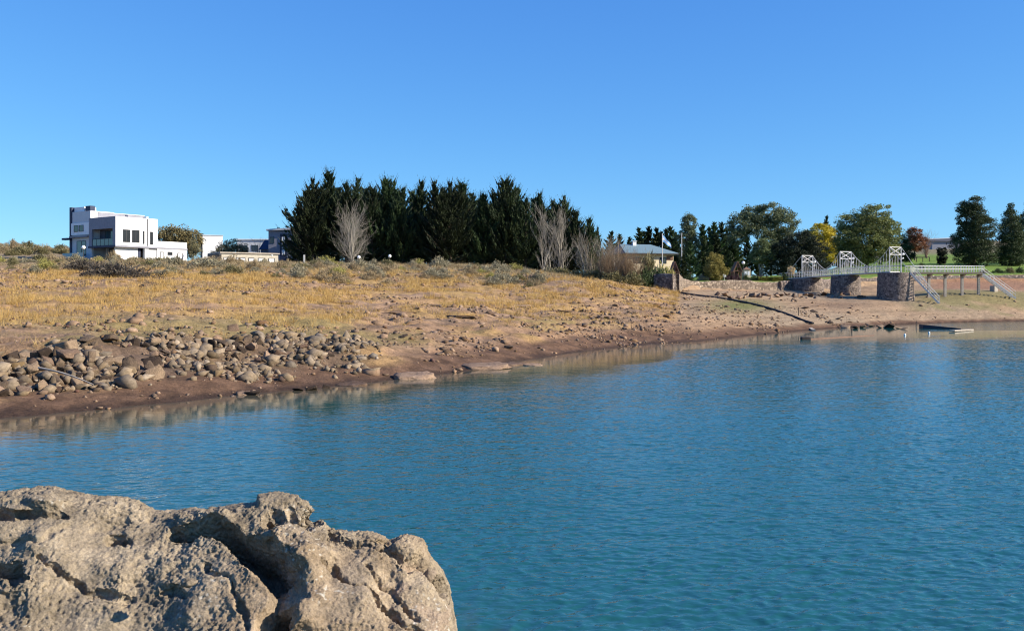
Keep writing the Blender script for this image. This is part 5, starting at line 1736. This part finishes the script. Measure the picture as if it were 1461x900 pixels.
w = lambda px, Y, pt, pb: (px, Y, Z_at(pt, Y), Z_at(pb, Y) - .5)
wall_run('stone_wall', [w(966, 117, 390.5, 418), w(972, 126, 397, 413), w(985, 131, 401, 413), w(1000, 132.4, 402, 413), w(1040, 134.5, 399.5, 413), w(1070, 136.2, 400, 413), w(1076, 136.6, 403, 413), w(1108, 138.6, 402.5, 411)], 'pale rubble garden wall stepping along the sandy terrace below the lodge')
wall_run('wall_end', [w(936, 117.5, 391, 419), w(950, 116.6, 390.5, 418), w(962, 116.0, 390.5, 418)], 'dark end face of the stone wall beside the golden grass', M_PIER, .9)  # shadowed face, its shade put into a darker stone than the garden wall
wall_run('stone_wall', [w(1112, 139.2, 401.5, 411), w(1140, 141.5, 398.5, 411), w(1165, 143.2, 398, 411), w(1200, 146, 398, 410), w(1240, 148, 397, 409), w(1280, 149.2, 395.5, 407)], 'shaded stone wall running behind the three round piers', M_PIER)
wall_run('stone_wall', [w(1284, 149.4, 394.5, 406), w(1330, 151, 393.5, 403), w(1400, 153, 393, 401), w(1470, 154.2, 392, 400), w(1540, 156, 392, 400)], 'low stone wall holding the lawn behind the jetty posts', M_PIER)
# broken footing stones of an old wall on the terrace
wall_run('low_kerb_wall', [w(1105, 128.5, 419.5, 423), w(1150, 129.5, 418.8, 422), w(1196, 130.5, 419, 422)], 'low ruined stone kerb crossing the sand before the piers', M_GWALL, .8, amp=.12)


def stone_pier(px, Y, pt, pb, wpx, label):
    x = X_at(px, Y); r = wpx / 2 * Y / F
    zt, zb = Z_at(pt, Y), Z_at(pb, Y)
    e = empty('stone_pier', (x, Y, zb))
    tag(e, label, 'pier', 'round stone bridge piers')
    nu, nv = 90, 26
    th = np.linspace(0, 2 * np.pi, nu, endpoint=False)
    hh = np.linspace(-.8, zt - zb - .12, nv)
    T, Hh = np.meshgrid(th, hh)
    rr_ = r * (1.06 - .06 * np.clip(Hh / (zt - zb), 0, 1))
    V_ = np.stack([np.cos(T) * rr_, np.sin(T) * rr_, Hh], -1).reshape(-1, 3)
    cell = perlin(V_ * 3.4 + px)
    V_[:, :2] *= (1 + (np.abs(cell) * .05 + .012 * perlin(V_ * 9))[:, None])
    i = np.arange(nu * nv).reshape(nv, nu)
    f = np.stack([i[:-1].ravel(), np.roll(i, -1, 1)[:-1].ravel(), np.roll(i, -1, 1)[1:].ravel(), i[1:].ravel()], 1)
    link('shaft', mesh_np('shaft', V_, [f], M_PIER, None, True), e)
    c = MB().tube((0, 0, zt - zb - .14), (0, 0, zt - zb), r * 1.02, r * 1.0, 40)
    c.build('cap_slab', M_PIER, e)
    return Vector((x, Y, zt))


P3 = stone_pier(1277.5, 125.5, 389.2, 426, 47, 'biggest and nearest round stone pier, with a stair shadow across it')
P2_ = stone_pier(1206.5, 133, 393.2, 415, 39, 'middle round stone pier of the footbridge')
P1 = stone_pier(1152, 140.5, 397.2, 410.5, 42, 'low far round stone pier joined to the garden wall')
zd = P3.z
axis = (Vector((P1.x, P1.y, 0)) - Vector((P3.x, P3.y, 0))).normalized()
side = Vector((axis.y, -axis.x, 0))     # to the right of travel
if side.x < 0: side = -side


def footbridge():
    e = empty('suspension_footbridge', P3)
    tag(e, 'white suspension footbridge with three cross-braced towers on round piers', 'bridge')
    L_ = lambda v: Vector(v) - Vector(P3)
    decks = [Vector((P3.x, P3.y, P3.z)), Vector((P2_.x, P2_.y, P2_.z)), Vector((P1.x, P1.y, P1.z)), Vector((P1.x, P1.y, P1.z)) + axis * 5]
    decks[3].z = P1.z - .15
    W = .98
    d = MB()
    for a, b in zip(decks[:-1], decks[1:]): d.bar(L_(a) + Vector((0, 0, .10)), L_(b) + Vector((0, 0, .10)), 2 * W, .14)
    d.build('deck', M_WMETAL, e)
    tops = []
    hts = [(388.5 - 352.5) / F * 125.5, (392.5 - 359) / F * 133, (396.5 - 364.5) / F * 140.5]
    for c, h in zip(decks[:3], hts):
        tw = MB()
        pr = []
        for s in (-1, 1):
            b = L_(c) + side * s * W + Vector((0, 0, .05)); t = b + Vector((0, 0, h))
            tw.bar(b, t, .12, .12); pr.append((b, t))
        (b0, t0), (b1, t1) = pr
        brz = Vector((0, 0, -.95))
        tw.bar(t0, t1, .10, .10); tw.bar(t0 + brz, t1 + brz, .09, .09)
        to = tw.build('tower', M_WMETAL, e)
        x = MB().bar(t0, t1 + brz, .07, .08).bar(t1, t0 + brz, .07, .08)
        x.build('cross_brace', M_WMETAL, to)
        lb = MB().bar(t1 + Vector((0, 0, -1.0)), t1 + side * .34 + Vector((0, 0, -1.0)), .05).bar(t1 + Vector((0, 0, -1.5)), t1 + side * .3 + Vector((0, 0, -1.5)), .05)
        lb.build('lamp_bracket', M_WMETAL, to)
        MB().ball(t1 + side * .34 + Vector((0, 0, -.88)), .17).ball(t1 + side * .3 + Vector((0, 0, -1.4)), .11).build('lamp_globe', M_GLOBE, to)
        tops.append((t0, t1))
    # cables, hangers, rails on both sides
    for s in (0, 1):
        cab, hang, rail = MB(), MB(), MB()
        sg_ = (-1, 1)[s]
        for i in range(2):
            A, B = tops[i][s], tops[i + 1][s]
            d0, d1 = L_(decks[i]) + side * sg_ * W + Vector((0, 0, .15)), L_(decks[i + 1]) + side * sg_ * W + Vector((0, 0, .15))
            pts = []
            n = 18
            for k in range(n + 1):
                t = k / n
                p = A.lerp(B, t)
                low = d0.lerp(d1, .5).z + .75
                sag = (A.z + B.z) / 2 - low
                p.z -= sag * 4 * t * (1 - t)
                pts.append(p)
            cab.path(pts, .035, 5)
            for k in range(1, n):
                t = k / n
                q = d0.lerp(d1, t)
                hang.tube(q + axis * .0, pts[k], .018, .018, 4)
                dd = d0.lerp(d1, min(t + .028, 1))
                hang.tube(dd, pts[k], .016, .016, 4)
        # back stays
        A = tops[2][s]; B = L_(decks[3]) + side * sg_ * W + Vector((0, 0, .2))
        cab.path([A, A.lerp(B, .5) - Vector((0, 0, .35)), B], .035, 5)
        A = tops[0][s]; B = L_(Vector((X_at(1318, 122), 122, Z_at(403, 122)))) + side * sg_ * .5
        cab.path([A, A.lerp(B, .5) - Vector((0, 0, .12)), B], .035, 5)
        cab.build('main_cable', M_WMETAL, e)
        hang.build('hanger_wires', M_WMETAL, e)
        for a, b in zip(decks[:-1], decks[1:]):
            a_, b_ = L_(a) + side * sg_ * W, L_(b) + side * sg_ * W
            for hh in (.95, .55): rail.tube(a_ + Vector((0, 0, hh)), b_ + Vector((0, 0, hh)), .03, .03, 5)
            n = max(3, int((b - a).length / .55))
            for k in range(n + 1):
                q = a_.lerp(b_, k / n); rail.tube(q + Vector((0, 0, .12)), q + Vector((0, 0, .95)), .026, .026, 5)
        rail.build('railing', M_WMETAL, e)


footbridge()


def jetty():
    Y0, Y1 = 126.5, 131.0
    A = Vector((X_at(1298, Y0), Y0, zd)); B = Vector((X_at(1397, Y1), Y1, Z_at(389.5, Y1)))
    e = empty('raised_jetty', A)
    tag(e, 'raised walkway on pale concrete posts with a white baluster railing', 'jetty')
    d = B - A
    u = Vector((d.x, d.y, 0)).normalized(); s = Vector((u.y, -u.x, 0))
    MB().bar((0, 0, -.02), d + Vector((0, 0, -.02)), 1.7, .22).build('deck', M_DARKWOOD, e)  # darkened timber stands for the shade under the deck
    for px, pb in ((1301, 414), (1324.5, 413.5), (1347.5, 414), (1372, 417.5), (1396, 418)):
        t = (px - 1298) / (1397 - 1298)
        c = d * t
        zb = g1(A.x + c.x, A.y + c.y) - A.z
        mb = MB().bar((c.x, c.y, zb - .5), (c.x, c.y, c.z - .5), .30, .30)
        mb.add([(c.x - .15, c.y - .15, c.z - .5), (c.x + .15, c.y - .15, c.z - .5), (c.x + .15, c.y + .15, c.z - .5), (c.x - .15, c.y + .15, c.z - .5), (c.x + .05, c.y - .7, c.z - .16), (c.x + .32, c.y - .7, c.z - .16), (c.x + .32, c.y + .7, c.z - .16), (c.x + .05, c.y + .7, c.z - .16)],
               [(0, 1, 5, 4), (1, 2, 6, 5), (2, 3, 7, 6), (3, 0, 4, 7), (4, 5, 6, 7)])
        mb.build('post', M_CONC, e)
    for sg_ in (-1, 1):
        r = MB()
        n = 26
        for k in range(n + 1):
            q = d * (k / n) + s * sg_ * .8 + Vector((0, 0, .11))
            r.bar(q, q + Vector((0, 0, .85)), .06, .06)
        for hh in (.93, .5): r.bar(s * sg_ * .8 + Vector((0, 0, hh)), d + s * sg_ * .8 + Vector((0, 0, hh)), .05, .05)
        r.build('railing', M_WMETAL, e)
    MB().box((-.3, -.9, .1), (.35, -.82, .75)).build('notice_board', noisy('faded_cream_board', (.60, .58, .36), (.68, .66, .44), 3, .7), e)
    return A, B


JA, JB = jetty()


def gangway(A, B, label, wid=1.1):
    e = empty('gangway', A)
    tag(e, label, 'gangway', 'white steel gangways')
    d = B - A
    u = Vector((d.x, d.y, 0)).normalized(); s = Vector((u.y, -u.x, 0))
    st = MB()
    for sg_ in (-1, 1): st.bar(s * sg_ * wid / 2, d + s * sg_ * wid / 2, .10, .18)
    st.build('stringer', M_WMETAL, e)
    tr = MB()
    n = int(d.length / .33)
    for k in range(1, n):
        c = d * (k / n)
        tr.bar(c - s * (wid / 2 - .05), c + s * (wid / 2 - .05), .2, .04)
    tr.build('treads', M_WMETAL, e)
    for sg_ in (-1, 1):
        r = MB()
        for hh in (.9, .5): r.tube(s * sg_ * wid / 2 + Vector((0, 0, hh)), d + s * sg_ * wid / 2 + Vector((0, 0, hh)), .024, .024, 5)
        m = int(d.length / .8)
        for k in range(m + 1):
            q = d * (k / m) + s * sg_ * wid / 2
            r.tube(q, q + Vector((0, 0, .9)), .022, .022, 5)
        r.build('handrail', M_WMETAL, e)


def land(px, py, Y0):
    Y = Y0
    for _ in range(30):
        Y += ((HY + (CAMZ - g1(X_at(px, Y), Y)) / Y * F) - py) * .8
        Y = min(max(Y, Y0 - 16), Y0 + 16)
    return Vector((X_at(px, Y), Y, g1(X_at(px, Y), Y)))


gangway(Vector((X_at(1299, 124.2), 124.2, zd - .05)), land(1340, 434, 117) + Vector((0, 0, .1)), 'white stepped gangway dropping from the nearest pier to the grass')
gangway(JB + Vector((.1, -.3, -.1)), land(1447, 426, 126) + Vector((0, 0, .1)), 'long white stepped gangway dropping from the jetty end')
# block under the long gangway
q = land(1418, 416, 131)
o = MB().box((-.35, -.4, -.3), (.35, .4, .8)).build('concrete_block', M_CONC, None, .03)
o.location = q; o.rotation_euler.z = .4; tag(o, 'rough concrete block standing under the long gangway', 'block')


# ------------------------------------------------------------------ small park things
def gable(px, top, base, Y, wpx, label):
    x = X_at(px, Y); z = g1(x, Y)
    H = max(Z_at(top, Y) - z, 1.8); W = wpx * Y / F / 2
    e = empty('wooden_gable', (x, Y, z)); tag(e, label, 'shelter', 'wooden gabled shelters')
    p = MB()
    for sx in (-1, 1):
        for yy in (0, 1.6): p.bar((sx * W * .8, yy, -.1), (sx * W * .8, yy, H * .52), .14)
    p.build('post', M_WOOD, e)
    r = MB()
    for yy in (0, 1.6):
        for sx in (-1, 1): r.bar((sx * W * 1.1, yy, H * .46), (0, yy, H), .13, .15)
        r.bar((-W * .9, yy, H * .54), (W * .9, yy, H * .54), .12)
        r.bar((-W * .5, yy, H * .76), (W * .5, yy, H * .76), .09)
        r.bar((0, yy, H * .54), (0, yy, H * .95), .1)
    r.build('truss', M_WOOD, e)
    rf = MB()
    for sx in (-1, 1):
        rf.bar((sx * W * 1.12, .8, H * .46 + .09), (sx * .02, .8, H + .1), 1.9, .06, up=(sx * .6, 0, .8))
    rf.build('roof', M_WOOD, e)


gable(1052.5, 374, 392, 139, 12, 'open wooden gable shelter right of the yellow-green shrub')
gable(963, 374, 390, 134, 11, 'open wooden gable shelter below the lodge, right of the golden shrub')


def sign():
    Y = 136.2; x = X_at(1033.5, Y); z = g1(x, Y)
    zt = Z_at(391, Y) - z
    e = empty('sign', (x, Y, z)); tag(e, 'small blank white sign on a post above the garden wall', 'sign')
    MB().tube((0, 0.05, -.1), (0, .05, zt - .1), .04).build('post', M_WMETAL, e)
    MB().box((-.24, -.03, zt - .4), (.24, .02, zt)).build('board', M_WHITE, e)


sign()


def small_things():
    Y = 144.0; x = X_at(1066, Y); z = g1(x, Y)
    e = empty('garden_kiosk', (x, Y, z)); tag(e, 'small cream kiosk with two white panels beside the globe lamp', 'kiosk')
    MB().box((-.5, 0, -.2), (.5, 1, 1.55)).build('body', M_CREAM, e)
    MB().add([(-.6, -.1, 1.55), (.6, -.1, 1.55), (.6, 1.1, 1.55), (-.6, 1.1, 1.55), (0, .5, 2.0)], [(0, 1, 4), (1, 2, 4), (2, 3, 4), (3, 0, 4), (3, 2, 1, 0)]).build('roof', M_WOOD, e)
    for a in (-.38, .06): MB().box((a, -.03, .75), (a + .3, 0, 1.3)).build('panel', M_WHITE, e)
    Y = 145.0; x = X_at(1079, Y)
    e = empty('park_table', (x, Y, g1(x, Y))); tag(e, 'long dark picnic table on the lawn before the big gum', 'table')
    MB().box((-.1, 0, .68), (1.9, .8, .78)).build('tabletop', M_DARKWOOD, e)
    MB().box((-.1, -.6, .4), (1.9, -.3, .46)).box((-.1, 1.1, .4), (1.9, 1.4, .46)).build('bench', M_DARKWOOD, e)
    for a in (.2, 1.6): MB().box((a, -.5, -.1), (a + .1, 1.3, .4)).box((a, .2, .4), (a + .1, .6, .68)).build('leg', M_DARKWOOD, e)
    Y = 144.0; x = X_at(1101.5, Y)
    o = MB().box((-.34, -.2, -.1), (.34, .3, .42)).box((-.4, -.26, .42), (.4, .36, .5)).build('stone_block', M_WHITE, None, .02)
    o.location = (x, Y, g1(x, Y) + .05); tag(o, 'white rendered block on the lawn right of the dark table', 'block')
    # golden clipped hedge
    n = 4000
    Y = 141.5; x = X_at(1099, Y)
    c = np.stack([RNG.uniform(-1.75, 1.75, n), RNG.uniform(-.35, .35, n), RNG.uniform(0, .6, n)], 1)
    o = link('clipped_hedge', leaf_mesh('clipped_hedge', c, unit(RNG.normal(size=(n, 3))), np.full(n, .14), np.full(n, .09), tint(n, (.17, .16, .025), (.34, .30, .06)), M_LEAF))
    o.location = (x, Y, g1(x, Y)); tag(o, 'low golden-green clipped hedge across the lawn', 'hedge')
    # rail on the lawn
    e = empty('lawn_railing', (X_at(1298, 205), 205, g1(X_at(1298, 205), 205))); tag(e, 'thin dark railing standing across the far lawn', 'railing')
    r = MB()
    ln = 28 / F * 205
    for k in range(4): r.bar((ln * k / 3, 0, -.3), (ln * k / 3, 0, 1.15), .12)
    r.bar((0, 0, 1.1), (ln, 0, 1.1), .14)
    r.build('rails', M_DARKWOOD, e)


small_things()

# black pipe down the slope to the water
pts = []
for i in range(41):
    t = i / 40
    px = 965 + (1163 - 965) * t
    py = 418.5 + (468.5 - 418.5) * t
    c = land(px, py, 116 - 29 * t)
    pts.append(c)
ys = np.linspace(pts[0].y, pts[-1].y, 41)
pts = []
for i in range(41):
    t = i / 40
    y = 115.5 + (92.0 - 115.5) * t
    px = 965 + (1160 - 965) * t
    pts.append(Vector((X_at(px, y), y, max(g1(X_at(px, y), y), 0) + .08)))
pz = np.array([p.z for p in pts]); pz = np.maximum(np.convolve(np.pad(pz, 3, mode='edge'), np.ones(7) / 7, 'valid'), pz - .04)
for p, z in zip(pts, pz): p.z = float(z)
tag(MB().path(pts, .11, 8).build('water_pipe', M_BLACK), 'straight black pipe running from the wall end down into the lake', 'pipe')

# planks and floats in the park shallows
def on_water(px, py):
    Y = F * CAMZ / (py - HY)
    return Vector((X_at(px, Y), Y, 0))


a_, b_ = on_water(1150, 484.5), on_water(1246, 478.5)
e = empty('floating_beam', a_); tag(e, 'long pale floating beam with a dark block at its near end', 'beam')
MB().bar(Vector((0, 0, .03)), b_ - a_ + Vector((0, 0, .015)), .16, .05).build('beam', M_WOOD, e)
MB().box((-.36, -.2, -.05), (.30, .2, .2)).build('end_block', M_DARKWOOD, e, .04)
a_, b_, c_ = on_water(1317, 468.5), on_water(1371, 470), on_water(1385, 471.5)
e = empty('floating_pontoon', a_); tag(e, 'dark L-shaped floating pontoon with a pale end board', 'pontoon')
h1 = MB()
d1 = b_ - a_
s1 = Vector((0, 1, 0))
h1.add([(0, 0, -.1), tuple(d1 + Vector((0, 0, -.1))), tuple(d1 + Vector((0, .9, -.1))), (0, .9, -.1), (0, 0, .36), tuple(d1 + Vector((0, 0, .10))), tuple(d1 + Vector((0, .9, .10))), (0, .9, .36)],
       [(3, 2, 1, 0), (4, 5, 6, 7), (0, 1, 5, 4), (1, 2, 6, 5), (2, 3, 7, 6), (3, 0, 4, 7)]).build('hull', noisy('blue_black_hull', (.02, .025, .035), (.05, .055, .07), 3, .5), e)
MB().bar(Vector(on_water(1358, 473.5) - a_) + Vector((0, 0, .1)), c_ - a_ + Vector((0, 0, .08)), .5, .10).build('end_board', M_PLANK, e)
for px, py, lab in ((1291, 478.5, 'left white mooring buoy in the calm park shallows'), (1325.5, 475.5, 'right white mooring buoy in the calm park shallows')):
    p = on_water(px, py)
    e = empty('buoy', p); tag(e, lab, 'buoy', 'white mooring buoys')
    MB().ball((0, 0, .05), .09).build('float', M_GLOBE, e)
    MB().tube((0, 0, .12), (0, 0, .19), .02, .015, 6).build('ring', M_FRAME, e)
for px, py, hpx, lab in ((1139, 466, 12, 'thin dark stake by the pipe foot'), (1307, 466, 8, 'thin dark stake left of the pontoon'), (1215, 474, 6, 'short dark stake among the calm shallows')):
    Y = F * CAMZ / (py - HY)
    x = X_at(px, Y)
    o = MB().tube((0, 0, -.4), (.03, 0, hpx * Y / F), .05, .04, 6).build('stake', M_DARKWOOD)
    o.location = (x, Y, max(g1(x, Y), 0)); tag(o, lab, 'stake', 'stakes in the shallows')
a_, b_ = on_water(1143, 465), on_water(1161, 471.5)
o = MB().bar(Vector((0, 0, .35)), b_ - a_ + Vector((0, 0, .04)), .3, .08).build('plank', M_PLANK)
o.location = a_; tag(o, 'bleached plank sloping into the water at the pipe foot', 'plank')

# ------------------------------------------------------------------ light, sky, camera
wld = bpy.data.worlds.new('World'); SC.world = wld; wld.use_nodes = True
nt = wld.node_tree
bg = nt.nodes['Background']
sky = nt.nodes.new('ShaderNodeTexSky'); sky.sky_type = 'NISHITA'; sky.sun_disc = False
sky.sun_elevation = SUN_EL
sky.sun_rotation = math.atan2(SUN_AZ.x, SUN_AZ.y)
sky.altitude = 1200; sky.air_density = 1.0; sky.dust_density = 0.0; sky.ozone_density = 2.0
sep = nt.nodes.new('ShaderNodeSeparateColor'); cmb = nt.nodes.new('ShaderNodeCombineColor')
nt.links.new(sky.outputs[0], sep.inputs[0])
EXPO = .85
for i, (g_, k_) in enumerate(((.965, 1.034), (.79, 1.50), (.45, 1.58))):     # clear high-altitude winter blue
    m0 = N(nt, 'ShaderNodeMath', operation='MULTIPLY'); m0.inputs[1].default_value = .06
    m1 = N(nt, 'ShaderNodeMath', operation='POWER'); m1.inputs[1].default_value = g_
    m2 = N(nt, 'ShaderNodeMath', operation='MULTIPLY'); m2.inputs[1].default_value = k_ / .1 / 2 ** EXPO
    nt.links.new(sep.outputs[i], m0.inputs[0]); nt.links.new(m0.outputs[0], m1.inputs[0]); nt.links.new(m1.outputs[0], m2.inputs[0]); nt.links.new(m2.outputs[0], cmb.inputs[i])
nt.links.new(cmb.outputs[0], bg.inputs['Color'])
bg.inputs['Strength'].default_value = .1
sl = bpy.data.lights.new('sun', 'SUN'); sl.energy = 5.0; sl.angle = math.radians(.5); sl.color = (1, .91, .77)
so = bpy.data.objects.new('sun', sl); COL.objects.link(so)
so.rotation_euler = (-TOSUN).to_track_quat('-Z', 'Y').to_euler()
cd = bpy.data.cameras.new('camera'); cam = bpy.data.objects.new('camera', cd); COL.objects.link(cam)
cam.location = (0, 0, CAMZ); cam.rotation_euler = (math.pi / 2, 0, 0)
cd.sensor_width = 36; cd.lens = 36 * F / 1461
cd.shift_y = -(450 - HY) / 1461
cd.clip_end = 8000; cd.clip_start = .05
SC.camera = cam
vs = SC.view_settings
vs.view_transform = 'Standard'; vs.look = 'None'; vs.exposure = EXPO; vs.gamma = 1; vs.use_curve_mapping = False
SC.cycles.filter_width = 1.1
SC.cycles.max_bounces = 6; SC.cycles.transparent_max_bounces = 4
SC.cycles.diffuse_bounces = 3
